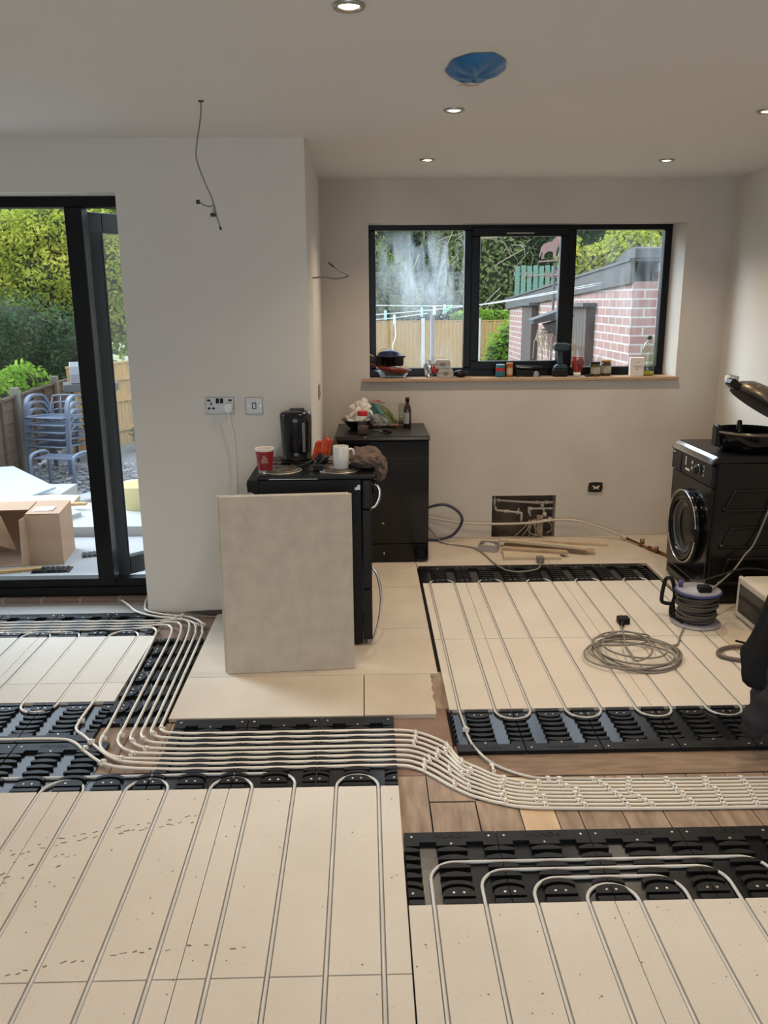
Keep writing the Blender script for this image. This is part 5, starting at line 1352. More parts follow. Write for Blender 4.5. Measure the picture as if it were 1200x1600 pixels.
to = thing('torch', 'black and silver torch lying behind the sill clutter', 'torch', (1.15, 5.925, ZS + 0.060), rot=(0, R(3), R(-3)))
mb = MB(); mb.tube([(-0.085, 0, 0), (0.10, 0, 0)], 0.016, 14); obj('torch_body', mb, M['matt_blk'], to)
mb = MB(); mb.tube([(-0.08, -0.0165, 0.002), (0.03, -0.0165, 0.002)], 0.0035, 8); obj('silver_strip', mb, M['steel'], to)
mb = MB(); mb.box(-0.08, -0.018, -0.058, 0.09, 0.018, -0.017); obj('tool_box', mb, M['matt_blk'], to, bevel=0.006)
mb = MB(); mb.prism([(-.018, 0), (.02, 0), (.022, .03), (.006, .042), (-.012, .03)], -.012, .012, axis='y'); o = obj('pencil_sharpener', mb, M['steel'], loc=(1.195, 5.866, ZS), bevel=0.002); tag(o, 'small silver metal gadget in front of the torch', 'gadget')
mb = MB(); mb.tube(spline([(1.06, 5.87, ZS + .004), (1.10, 5.862, ZS + .006), (1.14, 5.866, ZS + .004), (1.17, 5.864, ZS + .005)], 6), 0.0035, 6); tag(obj('small_keys', mb, M['wire_blk']), 'thin dark cord lying on the sill by the gadget', 'cord')

dl = thing('cordless_drill', 'teal and black cordless drill standing on its battery', 'drill', (1.372, 5.905, ZS))
M['drill_teal'] = mat('drill_teal', (0.008, 0.036, 0.043), 0.4)
mb = MB(); mb.box(-.052, -.036, 0, .052, .036, .052); obj('battery', mb, M['matt_blk'], dl, bevel=0.008)
mb = MB(); mb.prism([(-.046, .053), (.05, .053), (.045, .075), (.022, .085), (-.02, .085), (-.042, .07)], -.03, .03, axis='y'); obj('battery_mount', mb, M['drill_teal'], dl, bevel=0.006)
mb = MB(); mb.prism([(-.018, .085), (.018, .085), (.012, .18), (-.026, .18)], -.017, .017, axis='y'); obj('grip', mb, M['drill_teal'], dl, bevel=0.008)
mb = MB(); mb.prism([(-.045, .178), (.045, .176), (.054, .195), (.054, .222), (.04, .232), (-.036, .234), (-.05, .222)], -.028, .028, axis='y'); obj('motor_housing', mb, M['drill_teal'], dl, bevel=0.010)
mb = MB(); mb.T = Matrix.Rotation(R(25), 4, 'Z'); mb.tube([(.04, 0, .208), (.075, 0, .208), (.082, 0, .208)], [.022, .018, .012], 14); obj('chuck', mb, M['matt_blk'], dl)
mb = MB(); mb.box(-.024, -.026, .150, -.014, -.010, .175); obj('trigger', mb, M['matt_blk'], dl)
kt_ = thing('ketchup_bottle', 'half-full ketchup bottle standing upside down on its white cap', 'bottle', (1.497, 5.905, ZS))
M['ketchup'] = mat('ketchup', S(140, 26, 14), 0.3)
M['clear_plastic'] = glass_mat('clear_plastic', (0.95, 0.88, 0.84), 0.15, rough=0.1)
mb = MB(); mb.lathe([(.026, 0), (.026, .026), (.022, .028)], 24, sy=0.8); obj('white_cap', mb, M['white'], kt_)
mb = MB(); mb.lathe([(.022, .028), (.036, .05), (.044, .09), (.043, .135)], 28, sy=0.7); obj('sauce', mb, M['ketchup'], kt_)
mb = MB(); mb.lathe([(.0245, .027), (.038, .05), (.0455, .09), (.045, .14), (.046, .205), (.042, .216), (.001, .217)], 28, sy=0.72, cap0=False, cap1=False); obj('bottle_body', mb, M['clear_plastic'], kt_)
mb = MB(); mb.box(-.004, -.0345, .085, .026, -.0325, .120); obj('paper_label', mb, mat('dark_label', (0.16, 0.06, 0.05), 0.5), kt_)
mb = MB(); mb.box(1.545, 5.862, ZS, 1.595, 5.885, ZS + .011); tag(obj('pencil_case', mb, M['satin_blk'], bevel=0.003), 'tiny flat black tin between ketchup and glass jars', 'tin')
M['jar_olive'] = mat('olive_jar', (0.10, 0.09, 0.025), 0.12, spec=0.6, col2=(0.05, 0.045, 0.015), vscale=40)
M['jar_brown'] = mat('brown_jar', (0.06, 0.028, 0.02), 0.12, spec=0.6)
M['lab_pale'] = mat('pale_label', (0.42, 0.40, 0.32), 0.6, col2=(0.25, 0.22, 0.15), vscale=30)
jar('olive_jar', 'glass jar of olives with a black lid on the sill', 1.622, 0.100, 0.037, M['jar_olive'], M['matt_blk'], 0.012, M['lab_pale'])
jar('pickle_jar', 'brown glass jar with a gold-orange lid beside the olive jar', 1.705, 0.112, 0.036, M['jar_brown'], mat('gold_lid', (0.45, 0.26, 0.10), 0.4), 0.016, M['lab_pale'], y=5.925)
o = thing('clear_bottle', 'empty clear bottle showing between the two glass jars', 'bottle', (1.668, 5.962, ZS)); mb = MB(); mb.lathe([(.03, 0), (.03, .10), (.016, .125), (.014, .15)], 20); obj('bottle_body', mb, M['jar_glass'], o)
wb = thing('white_carton', 'white cardboard carton standing on the sill', 'carton', (1.912, 5.895, ZS), R(-9))
mb = MB(); mb.box(-.047, -.030, 0, .047, .030, .128); obj('carton', mb, mat('white_carton_card', (0.68, 0.62, 0.55), 0.6), wb, bevel=0.001)
M['ink'] = mat('dark_ink', (0.08, 0.06, 0.05), 0.6)
text('lettering', 'TISANE', 0.017, M['ink'], wb, (0.002, -0.0304, 0.066), (R(90), 0, 0))
mb = MB()
for z, w in ((.050, .022), (.044, .016), (.098, .03)): mb.box(-w / 2, -.0306, z, w / 2, -.0302, z + .0022)
mb.box(.037, -.0306, .05, .041, -.0302, .07)
obj('small_print', mb, M['ink'], wb)
ob = thing('oil_bottle', 'clear bottle with green cap and a little yellow oil', 'bottle', (1.998, 5.915, ZS))
M['oil'] = mat('yellow_oil', (0.42, 0.30, 0.015), 0.15, spec=0.6)
M['bottle_clear'] = glass_mat('green_tint_bottle', (0.88, 0.95, 0.88), 0.14)
mb = MB(); mb.lathe([(.043, 0), (.047, .006), (.047, .045), (.044, .09), (.049, .15), (.047, .19), (.032, .225), (.014, .243), (.0135, .262)], 30, sy=0.8, cap1=False); obj('bottle_body', mb, M['bottle_clear'], ob)
mb = MB(); mb.lathe([(.040, .003), (.0445, .008), (.0445, .030)], 26, sy=0.78); obj('oil', mb, M['oil'], ob)
mb = MB(); mb.lathe([(.0155, .250), (.0155, .276)], 18); obj('cap', mb, mat('green_cap', (0.01, 0.06, 0.025), 0.4), ob)
mb = MB(); mb.grid(12, 4, lambda u, v: ((.0478) * math.cos(R(-110 + 90 * u)), (.0478) * .8 * math.sin(R(-110 + 90 * u)), .055 + .10 * v)); obj('paper_label', mb, glass_mat('see_through_label', (0.62, 0.72, 0.55), 0.1, rough=0.3), ob)

mb = MB(); mb.prism([(-1.02, 4.40), (-0.93, 4.385), (-0.86, 4.36), (-0.80, 4.375), (-0.74, 4.36), (-0.70, 4.40), (-0.80, 4.425), (-0.90, 4.42)], 0.0005, 0.004)
tag(obj('membrane_scrap', mb, mat('dark_membrane', (0.05, 0.045, 0.045), 0.8)), 'torn dark membrane scrap at the foot of the white pier', 'scrap')
# ------------------------------------------------------------------ outside: ground, patio, fences
ZG, ZPT = -0.50, -0.15
M['lawn'] = mat('rough_lawn', (0.09, 0.13, 0.035), 0.95, col2=(0.20, 0.18, 0.08), vscale=3, bump=0.4, bscale=20)
M['gravel'] = mat('slate_gravel_bed', (0.22, 0.215, 0.21), 0.95, col2=(0.10, 0.10, 0.10), vscale=22, bump=0.6, bscale=30)
M['patio'] = mat('patio_concrete', (0.31, 0.31, 0.30), 0.9, col2=(0.23, 0.23, 0.225), vscale=1.6, bump=0.1, bscale=40)
mb = MB(); mb.box(-40, 6.2, ZG - 0.3, 40, 60, ZG)
struct('ground', mb, M['lawn'])
mb = MB(); mb.box(-9, 4.74, ZPT - 0.4, -0.59, 6.52, ZPT)
mb.mi = 1; mb.box(-3.0, 6.56, ZPT - 0.4, -0.59, 7.42, -0.075); mb.box(-9, 6.56, ZPT - 0.4, -3.02, 8.6, ZPT)
struct('patio', mb, [M['patio'], M['concrete']])
mb = MB(); mb.prism([(-5.2, 8.62), (-2.62, 7.46), (-2.5, 9.2), (-3.2, 14), (-5.2, 14)], ZG, ZG + 0.02)
g = obj('gravel_bed', mb, M['gravel']); g['kind'] = 'structure'
rg = random.Random(31)
mb = MB()
for i in range(1500):
    x = rg.uniform(-4.6, -2.7); y = rg.uniform(8.3, 11.4); s = rg.uniform(0.015, 0.04)
    b0 = len(mb.v)
    c = Vector((x, y, ZG + 0.02 + s * 0.4))
    vs = [c + Vector((rg.uniform(.5, 1) * dx * s, rg.uniform(.5, 1) * dy * s, rg.uniform(.3, .8) * dz * s)) for dx in (-1, 1) for dy in (-1, 1) for dz in (-1, 1)]
    mb.add(vs, [(0, 1, 3, 2), (4, 6, 7, 5), (0, 4, 5, 1), (2, 3, 7, 6), (0, 2, 6, 4), (1, 5, 7, 3)])
go = obj('gravel', mb, mat('slate_chips', (0.30, 0.29, 0.285), 0.8, col2=(0.12, 0.12, 0.125), vscale=9)); tag(go, 'grey slate chippings around the stacked garden chairs', 'gravel', kind='stuff')
mb = MB(); mb.prism([(-3.35, 8.62), (-3.05, 8.52), (-2.10, 9.85), (-2.28, 9.95)], ZG, ZG + 0.17)
tag(obj('kerb_stone', mb, M['concrete'], bevel=0.02), 'weathered concrete kerb along the gravel bed', 'kerb')
mb = MB(); mb.prism([(-2.9, 8.2), (-0.9, 8.2), (-0.9, 12.5), (-2.2, 12.5)], ZG, ZG + 0.10)
tag(obj('garden_path', mb, mat('sandy_path', (0.42, 0.36, 0.25), 0.9, var=0.3, vscale=3)), 'sandy garden path beyond the open door leaf', 'path')

M['fence_new'] = mat('new_fence_board', (0.44, 0.27, 0.105), 0.8, col2=(0.34, 0.195, 0.07), vscale=5, stretch=(9, 9, 0.8))
M['fence_old'] = mat('old_fence_board', (0.115, 0.075, 0.05), 0.9, col2=(0.07, 0.045, 0.032), vscale=5, stretch=(1, 1, 7))
M['post_conc'] = mat('concrete_post', (0.55, 0.53, 0.48), 0.9, var=0.15)
M['post_old'] = mat('dark_fence_post', (0.20, 0.18, 0.14), 0.9, var=0.3)  # darker than the concrete posts, for the old fence
def fence_panel(p, q, z0, z1, m, label, board=0.11, horiz=False, post=True):
    p = Vector((p[0], p[1], 0)); q = Vector((q[0], q[1], 0)); d = q - p; l = d.length
    t = thing('fence_panel', label, 'fence', (p.x, p.y, z0), math.atan2(d.y, d.x))
    mb = MB(); h = z1 - z0
    if horiz:
        n = max(3, int(h / 0.15))
        for i in range(n): mb.prism([(0.0, h * i / n), (0.012, h * i / n - .01 if i else 0), (0.024, h * (i + 1) / n), (0.006, h * (i + 1) / n)], 0.06, l - 0.06, axis='x')
    else:
        n = int((l - 0.12) / board)
        w = (l - 0.12) / n
        for i in range(n):
            mb.box(0.06 + w * i + .003, -0.006 - .006 * (i % 2), 0.0, 0.06 + w * (i + 1) - .003, 0.012, h - 0.006 * ((i * 7) % 3))
    obj('boards', mb, m, t)
    mb = MB()
    if horiz:
        for x in (0.09, l * 0.36, l * 0.66, l - 0.11): mb.box(x, -0.03, 0, x + 0.045, 0.0, h)
        mb.box(0.06, -0.03, h - 0.03, l - 0.06, 0.03, h)
    else:
        for z in (0.25, h * 0.55, h - 0.25): mb.box(0.06, 0.012, z, l - 0.06, 0.05, z + 0.07)
        mb.box(0.06, -0.02, h, l - 0.06, 0.03, h + 0.03)
    obj('battens', mb, m, t)
    if post:
        mb = MB(); mb.box(-0.05, -0.05, 0, 0.05, 0.05, h + 0.09); obj('post', mb, M['post_old'] if horiz else M['post_conc'], t)
for i in range(6):
    fence_panel((-3.05 + 1.57 * i, 24), (-3.05 + 1.57 * (i + 1), 24), ZG, 1.13, M['fence_new'], ['pale timber fence panel at the far end, hidden by the house wall', 'second pale timber fence panel at the far end, hidden by house', 'pale timber fence panel behind the saucepan, far end of garden', 'pale timber fence panel behind the washing-line pole', 'pale timber fence panel seen through the middle window light', 'pale timber fence panel running behind the brick outbuilding'][i])
fence_panel((-3.68, 13.35), (-4.25, 12.0), ZG, 0.78, M['fence_new'], 'slatted orange timber fence with white post beyond the open door leaf', board=0.075)
for i in range(3):
    a = Vector((-4.36 - 0.115 * i * 1.0, 9.1 + 1.72 * i)); b = Vector((-4.36 - 0.115 * (i + 1), 9.1 + 1.72 * (i + 1)))
    fence_panel((a.x, a.y), (b.x, b.y), ZG + 0.05, 0.55, M['fence_old'], ['old brown lap fence panel nearest the patio', 'old brown lap fence panel behind the chair stack', 'old brown lap fence panel next to the barbecue'][i], horiz=True)

# ------------------------------------------------------------------ brick outbuilding
GX, GY0, GY1 = 2.32, 7.4, 13.6
M['brick'] = brick_mat('pink_brick', (0.36, 0.20, 0.165), (0.28, 0.155, 0.13), (0.46, 0.42, 0.38), 0.225, 0.078, 'YZ', 0.016)
M['brick_f'] = brick_mat('pink_brick_front', (0.36, 0.20, 0.165), (0.28, 0.155, 0.13), (0.46, 0.42, 0.38), 0.225, 0.078, 'XZ', 0.016)
M['felt'] = mat('roof_felt', (0.085, 0.083, 0.083), 0.9, var=0.3, vscale=3)
M['fascia'] = mat('grey_fascia', (0.075, 0.068, 0.062), 0.85, col2=(0.05, 0.046, 0.043), vscale=6, stretch=(1, 0.6, 8))
gb_ = thing('brick_outbuilding', 'pink brick outbuilding with sloping roof beyond the kitchen window', 'building', (GX, GY0, ZG))
mb = MB(); 
mb.prism([(0.0, 0.0), (GY1 - GY0, 0.0), (GY1 - GY0, 1.55 - ZG), (0.0, 1.83 - ZG)], 0.0, 0.22, axis='x')
obj('side_wall', mb, M['brick'], gb_)
mb = MB(); mb.box(0.22, 0.0, 0, 5.0, 0.22, 1.99 - ZG); mb.box(0.0, -0.002, 0, 0.222, 0.0, 1.83 - ZG); obj('front_wall', mb, M['brick_f'], gb_)
mb = MB(); mb.prism([(-0.03, 1.815 - ZG), (GY1 - GY0 + 0.2, 1.545 - ZG), (GY1 - GY0 + 0.2, 1.69 - ZG), (-0.03, 2.0 - ZG)], -0.035, -0.001, axis='x'); obj('fascia_board', mb, M['fascia'], gb_)
mb = MB(); mb.prism([(-0.03, 2.0 - ZG), (GY1 - GY0 + 0.2, 1.69 - ZG), (GY1 - GY0 + 0.2, 1.71 - ZG), (-0.03, 2.022 - ZG)], -0.05, 5.2, axis='x'); mb.prism([(-0.05, 2.024 - ZG), (0.55, 1.985 - ZG), (0.30, 2.085 - ZG), (0.0, 2.115 - ZG), (-0.05, 2.10 - ZG)], -0.01, 5.2, axis='x'); obj('roof', mb, M['felt'], gb_)
M['post_wood'] = mat('weathered_timber', (0.085, 0.062, 0.05), 0.9, col2=(0.05, 0.038, 0.032), vscale=5, stretch=(8, 8, 0.7))
for (y0, y1, lb) in ((11.35, 12.05, 'dark timber post with flat cap at the far end of the brick wall'), (8.55, 9.15, 'dark timber post with flat cap at the near end of the brick wall')):
    t = thing('timber_post', lb, 'post', (2.16, (y0 + y1) / 2, ZG))
    mb = MB()
    n = 5
    for i in range(n): mb.box(0.07, (y0 - y1) / 2 + (y1 - y0) * i / n + .004, 0, 0.155, (y0 - y1) / 2 + (y1 - y0) * (i + 1) / n - .004, 2.11)
    obj('boards', mb, M['post_wood'], t)
    mb = MB(); mb.box(0.02, (y0 - y1) / 2 - .05, 2.112, 0.158, (y1 - y0) / 2 + .05, 2.15); obj('cap', mb, M['felt'], t)

vn = thing('weather_vane', 'rusty dog-shaped weather vane on a thin pole outside the window', 'weather vane', (1.815, 8.2, ZG))
M['rust'] = mat('pink_rust', (0.27, 0.165, 0.145), 0.8, col2=(0.20, 0.115, 0.10), vscale=20)
dog = [(178, 300), (176, 288), (184, 268), (190, 238), (204, 216), (232, 206), (262, 198), (280, 178), (292, 166), (306, 170), (326, 180), (330, 190), (312, 197), (302, 214), (296, 240), (288, 262), (286, 298), (294, 306), (272, 307), (266, 270), (258, 262), (232, 262), (222, 272), (210, 282), (206, 300), (214, 309), (190, 309), (194, 290), (200, 272), (196, 262), (186, 288)]
def zq(p):
    px = 800 + p[0] / 4.138; py = 330 + p[1] / 4.138
    # metres on the vane's own upright plane, 8.2 m out
    return ((px - 868) * 0.00605 + 0.0, (372 - py) * 0.00605 + 2.255 - ZG)
mb = MB(); mb.prism([zq(p) for p in dog], -0.004, 0.004, axis='y')
mb.prism([zq(p) for p in ((172, 330), (176, 320), (296, 312), (298, 322))], -0.004, 0.004, axis='y'); obj('dog_plate', mb, M['rust'], vn)
mb = MB(); mb.cyl((0, 0, 0), (0, 0, 2.02 - ZG), 0.012); obj('pole', mb, M['fascia'], vn)
mb = MB(); mb.cyl((-0.26, 0, 1.90 - ZG), (0.22, 0, 1.93 - ZG), 0.006, 8); mb.cyl((0, -0.2, 1.91 - ZG), (0, 0.2, 1.91 - ZG), 0.006, 8); obj('direction_arms', mb, M['rust'], vn)
text('letter', 'W', 0.10, M['rust'], vn, (-0.26, 0, 1.90 - ZG), (R(90), 0, 0), 0.004)
text('letter', 'N', 0.10, M['rust'], vn, (0.0, 0.22, 1.91 - ZG), (R(90), 0, 0), 0.004)
text('letter', 'S', 0.10, M['rust'], vn, (-0.02, -0.22, 1.91 - ZG), (R(90), 0, 0), 0.004)

bf = thing('bird_table', 'grey roofed bird feeder with dried plants in a hanging basket', 'bird feeder', (1.52, 6.9, ZG))
mb = MB(); mb.cyl((0.10, 0.05, 0), (0.10, 0.05, 1.98), 0.02); obj('pole', mb, M['post_wood'], bf)
mb = MB(); mb.prism([(-0.175, 2.025), (0.12, 2.125), (0.16, 2.05), (-0.165, 1.995)], -0.10, 0.14, axis='y'); mb.prism([(-0.06, 1.99), (0.09, 2.03), (0.12, 1.82), (0.08, 1.82)], -0.08, 0.10, axis='y'); obj('roof', mb, M['felt'], bf)
mb = MB(); mb.lathe([(0.02, 1.78), (0.075, 1.84), (0.085, 1.92)], 16, (0.05, 0, 0), cap1=False); obj('basket', mb, M['rust'], bf)
M['dry'] = mat('dry_stems', (0.42, 0.35, 0.24), 0.9, var=0.3)
mb = MB(); rg = random.Random(4)
for i in range(60):
    a = rg.uniform(0, 2 * PI); r = rg.uniform(.04, .17); x = .03 + r * math.cos(a); y = r * math.sin(a) * .7
    mb.tube(spline([(.05 + .03 * math.cos(a), .03 * math.sin(a), 1.93), (x, y, 1.93 - rg.uniform(-.03, .05)), (x + rg.uniform(-.03, .03), y, 1.93 - rg.uniform(.08, .24))], 3), 0.003, 4)
obj('dry_stems', mb, M['dry'], bf)

M['line'] = mat('white_cord', (0.72, 0.74, 0.74), 0.6)
def line(pts, label):
    mb = MB(); mb.tube(spline(pts, 6), 0.0045, 6); return tag(obj('washing_line', mb, M['line']), label, 'washing line')
line([(-0.5, 8.0, 1.66), (0.107, 8, 1.642), (0.92, 8, 1.634), (1.3, 8, 1.675), (1.78, 8.0, 1.757), (2.25, 8.05, 1.84)], 'top washing line rising to the outbuilding roof')
line([(-0.6, 8.05, 1.52), (0.106, 8.05, 1.557), (0.54, 8.05, 1.59), (0.92, 8.05, 1.624), (1.35, 8.05, 1.672), (2.25, 8.1, 1.82)], 'middle washing line with pegs, crossing behind the middle light')
line([(-0.6, 8.1, 1.49), (0.106, 8.1, 1.51), (0.645, 8.1, 1.571)], 'lowest washing line ending at the grey pole')
wp_ = thing('washing_line_pole', 'thin grey washing-line pole outside the first window light', 'pole', (0.648, 8.1, ZG))
mb = MB(); mb.cyl((0, 0, 0), (0, 0, 1.59 - ZG), 0.021); obj('pole', mb, mat('weathered_pole', (0.17, 0.15, 0.135), 0.8), wp_)
mb = MB(); mb.cyl((-0.05, 0, 1.575 - ZG), (0.05, 0, 1.59 - ZG), 0.012); obj('cross_pin', mb, M['felt'], wp_)
M['peg'] = mat('pale_blue_peg', (0.42, 0.66, 0.68), 0.5); M['peg_w'] = mat('white_peg', (0.8, 0.82, 0.8), 0.5); M['peg_g'] = mat('green_peg', (0.22, 0.62, 0.25), 0.5)
for (x, y, z, mm, lb, rr_) in ((0.202, 8.05, 1.561, 'peg', 'pale blue peg nearest the window frame on middle line', 0), (0.288, 8.1, 1.520, 'peg_w', 'white peg on the lowest line with a dangling string', 0), (0.543, 8.05, 1.585, 'peg', 'pale blue peg on the middle line before the pole', 0), (0.662, 8.05, 1.604, 'peg_w', 'white peg on the middle line over the pole', 0), (0.758, 8.05, 1.612, 'peg', 'pale blue peg on the middle line beyond the pole', 0), (0.806, 8.05, 1.617, 'peg_g', 'bright green peg tilted on the middle line', 50)):
    t = thing('clothes_peg', lb, 'peg', (x, y, z), rot=(0, R(rr_), 0))
    mb = MB(); mb.prism([(-0.012, -0.055), (-0.004, -0.05), (0.0, 0.0), (0.004, -0.05), (0.014, -0.055), (0.010, 0.035), (-0.010, 0.035)], -0.012, 0.012, axis='y'); obj('peg_body', mb, M[mm], t)
mb = MB(); mb.tube(spline([(0.288, 8.1, 1.49), (0.30, 8.1, 1.36), (0.27, 8.1, 1.25), (0.32, 8.1, 1.13), (0.30, 8.1, 1.03)], 6), 0.005, 6); tag(obj('string', mb, M['line']), 'white string dangling from the washing line before the fence', 'string')
tl_ = thing('green_paling', 'pale green slatted paling above the outbuilding roof', 'fence', (2.90, 15.0, ZG))
mb = MB()
for i in range(8): mb.box(-0.26 + 0.105 * i, 0, 1.9, -0.26 + 0.105 * i + 0.075, 0.02, 2.76 + 0.012 * (i % 2))
for z in (1.9, 2.6): mb.box(-0.28, 0.021, z, 0.58, 0.05, z + 0.06)
for x in (0.1, 0.5): mb.box(x, 0.051, 0.0, x + 0.07, 0.12, 2.7)
obj('slats', mb, mat('green_paint', (0.13, 0.25, 0.18), 0.7, var=0.2), tl_)

# ------------------------------------------------------------------ patio clutter
M['card'] = mat('cardboard', (0.33, 0.20, 0.12), 0.85, col2=(0.30, 0.18, 0.105), vscale=4)
bx = thing('cardboard_box', 'big open cardboard box with splayed flaps on the patio', 'box', (-2.185, 5.80, ZPT), R(8))
mb = MB()
H = 0.375
mb.box(-0.235, 0.0, 0.0, 0.0, 0.006, H); mb.box(-0.006, 0.0065, 0, 0.0, 0.42, H); mb.box(-0.9, 0.41, 0, -0.0065, 0.416, H); mb.box(-0.9, 0.0065, 0, -0.894, 0.41, H); mb.box(-0.9, 0.0065, 0.0, -0.0065, 0.41, 0.005)
mb.box(-0.9, 0.0, 0.0, -0.44, 0.006, H)
obj('body', mb, M['card'], bx)
def flap(pts, nm='flap'):
    a, b, c, d = [Vector(p) for p in pts]
    n = (b - a).cross(d - a).normalized() * 0.005
    mb = MB(); vs = [a, b, c, d, a + n, b + n, c + n, d + n]
    mb.add(vs, [(0, 3, 2, 1), (4, 5, 6, 7), (0, 1, 5, 4), (1, 2, 6, 5), (2, 3, 7, 6), (3, 0, 4, 7)]); obj(nm, mb, M['card'], bx)
flap([(-0.265, -0.085, 0.01), (-0.236, 0.0, 0.01), (-0.236, 0.0, H - 0.01), (-0.262, -0.05, H - 0.02)])
flap([(-0.44, 0.0, H - 0.005), (-0.44, 0.0, 0.17), (-0.33, 0.07, 0.10), (-0.40, 0.03, H - 0.005)])
flap([(0.0, 0.0, H), (0.0, 0.42, H), (-0.23, 0.42, H + 0.006), (-0.23, 0.0, H + 0.006)])
flap([(-0.44, 0.0, H + 0.004), (-0.90, 0.0, H + 0.004), (-0.98, -0.10, H - 0.17), (-0.50, -0.11, H - 0.18)])
flap([(-0.235, 0.12, H + 0.010), (-0.235, 0.40, H + 0.010), (-0.9, 0.40, H + 0.012), (-0.9, 0.16, H + 0.012)])
mb = MB(); mb.box(-0.20, 0.08, H + 0.0118, -0.06, 0.20, H + 0.0125); obj('paper_label', mb, M['white'], bx)
for j, (x, y, w, rz, lb) in enumerate(((-2.50, 5.44, 0.16, 12, 'small black panel offcut by the door frame on the patio'), (-2.22, 5.66, 0.26, 5, 'black panel offcut poking from under the cardboard box'), (-2.07, 6.02, 0.11, 20, 'little black panel scrap beside the box corner'))):
    mb = MB(); mb.box(-w / 2, -0.06, 0.0, w / 2, 0.06, 0.006)
    for k in range(int(w / 0.035)): mb.box(-w / 2 + 0.006 + 0.035 * k, -0.05, 0.006, -w / 2 + 0.028 + 0.035 * k, 0.05, 0.016)
    tag(obj('panel_offcut', mb, M['plastic_blk'], loc=(x, y, ZPT + 0.0005), rot=(0, 0, R(rz))), lb, 'panel offcut')
mb = MB(); mb.box(-0.33, -0.025, 0.0, 0.33, 0.025, 0.02); tag(obj('timber_batten', mb, M['fence_new'], loc=(-2.62, 5.60, ZPT + 0.0005), rot=(0, 0, R(14))), 'thin timber batten on the patio in front of the box', 'timber')
M['pale_sheet'] = mat('pale_blue_sheet', (0.36, 0.45, 0.50), 0.35, var=0.05)
def slab(name, poly, z0, th, m, label, cat, tilt=(0, 0)):
    c = (sum(p[0] for p in poly) / len(poly), sum(p[1] for p in poly) / len(poly))
    mb = MB(); mb.prism([(p[0] - c[0], p[1] - c[1]) for p in poly], 0, th)
    return tag(obj(name, mb, m, loc=(c[0], c[1], z0), rot=(R(tilt[0]), R(tilt[1]), 0)), label, cat)
slab('scrap_sheet', [(-4.9, 7.35), (-3.35, 7.15), (-3.0, 7.95), (-3.72, 8.75), (-4.9, 8.5)], -0.06, 0.02, M['pale_sheet'], 'large pale blue sheet lying on the rubbish pile', 'sheet', (4, 0))
slab('scrap_board', [(-3.30, 7.22), (-2.62, 7.30), (-2.66, 7.62), (-2.9, 7.66), (-3.28, 7.58)], -0.10, 0.05, mat('cream_board', (0.42, 0.34, 0.24), 0.8, var=0.2), 'cream board scrap at the edge of the rubbish pile', 'board')
slab('plastic_wrap', [(-3.25, 6.72), (-2.55, 6.66), (-2.42, 6.92), (-2.60, 7.12), (-3.2, 7.08)], -0.10, 0.06, mat('white_wrap', (0.40, 0.415, 0.425), 0.4, var=0.2, vscale=6, bump=0.5, bscale=8), 'crumpled white plastic wrap behind the cardboard box', 'wrap')
slab('timber_batten', [(-3.35, 7.10), (-2.45, 7.14), (-2.45, 7.19), (-3.35, 7.15)], -0.035, 0.02, M['fence_new'], 'timber batten lying across the plastic wrap', 'timber')
tb = thing('plastic_tub', 'pale yellow plastic tub on the path behind the open leaf', 'tub', (-1.99, 7.22, -0.0745))
mb = MB(); mb.lathe([(0.15, 0), (0.18, 0.20), (0.19, 0.205), (0.19, 0.215), (0.172, 0.21), (0.145, 0.012), (0.001, 0.012)], 32, cap1=False); obj('tub_body', mb, mat('yellow_plastic', (0.72, 0.62, 0.28), 0.4), tb)

M['chair_metal'] = mat('blue_grey_metal', (0.13, 0.16, 0.215), 0.42, 0.2, var=0.1)
gc_ = thing('garden_chair', 'blue-grey metal garden chair at the bottom of the stack', 'chair', (-3.96, 10.80, ZG + 0.02), R(-14), group='stacked garden chairs')
for s in (-1, 1):
    mb = MB()
    ps = spline([(s * 0.29, -0.26, 0.0), (s * 0.29, -0.25, 0.30), (s * 0.29, -0.22, 0.55), (s * 0.29, -0.14, 0.645), (s * 0.29, 0.02, 0.66), (s * 0.29, 0.16, 0.61), (s * 0.285, 0.24, 0.42), (s * 0.28, 0.30, 0.0)], 6)
    vs = []
    for i, p in enumerate(ps):
        tdir = (ps[min(i + 1, len(ps) - 1)] - ps[max(i - 1, 0)]).normalized(); nn = Vector((0, -tdir.z, tdir.y)) * 0.013
        vs += [p + nn + Vector((-0.028, 0, 0)), p + nn + Vector((0.028, 0, 0)), p - nn + Vector((0.028, 0, 0)), p - nn + Vector((-0.028, 0, 0))]
    fs = [(4 * i + k, 4 * i + (k + 1) % 4, 4 * i + 4 + (k + 1) % 4, 4 * i + 4 + k) for i in range(len(ps) - 1) for k in range(4)]
    mb.add(vs, fs); obj('arm_frame', mb, M['chair_metal'], gc_)
mb = MB(); mb.tube([(-0.26, -0.30, 0.40), (0.26, -0.30, 0.40), (0.27, -0.26, 0.405), (0.27, 0.20, 0.38), (-0.27, 0.20, 0.38), (-0.27, -0.26, 0.405)], 0.013, 8, closed=True); obj('seat_rim', mb, M['chair_metal'], gc_)
mb = MB()
for i in range(6): mb.box(-0.25, -0.25 + 0.075 * i, 0.393 - 0.004 * i, 0.25, -0.215 + 0.075 * i, 0.401 - 0.004 * i)
obj('seat_slats', mb, M['chair_metal'], gc_)
mb = MB()
mb.tube(spline([(-0.26, 0.20, 0.40), (-0.25, 0.27, 0.55), (-0.2, 0.29, 0.62), (0.2, 0.29, 0.62), (0.25, 0.27, 0.55), (0.26, 0.20, 0.40)], 6), 0.012, 8)
for x in (-0.12, 0, 0.12): mb.tube([(x, 0.205, 0.40), (x, 0.285, 0.62)], 0.007, 6)
obj('backrest', mb, M['chair_metal'], gc_)
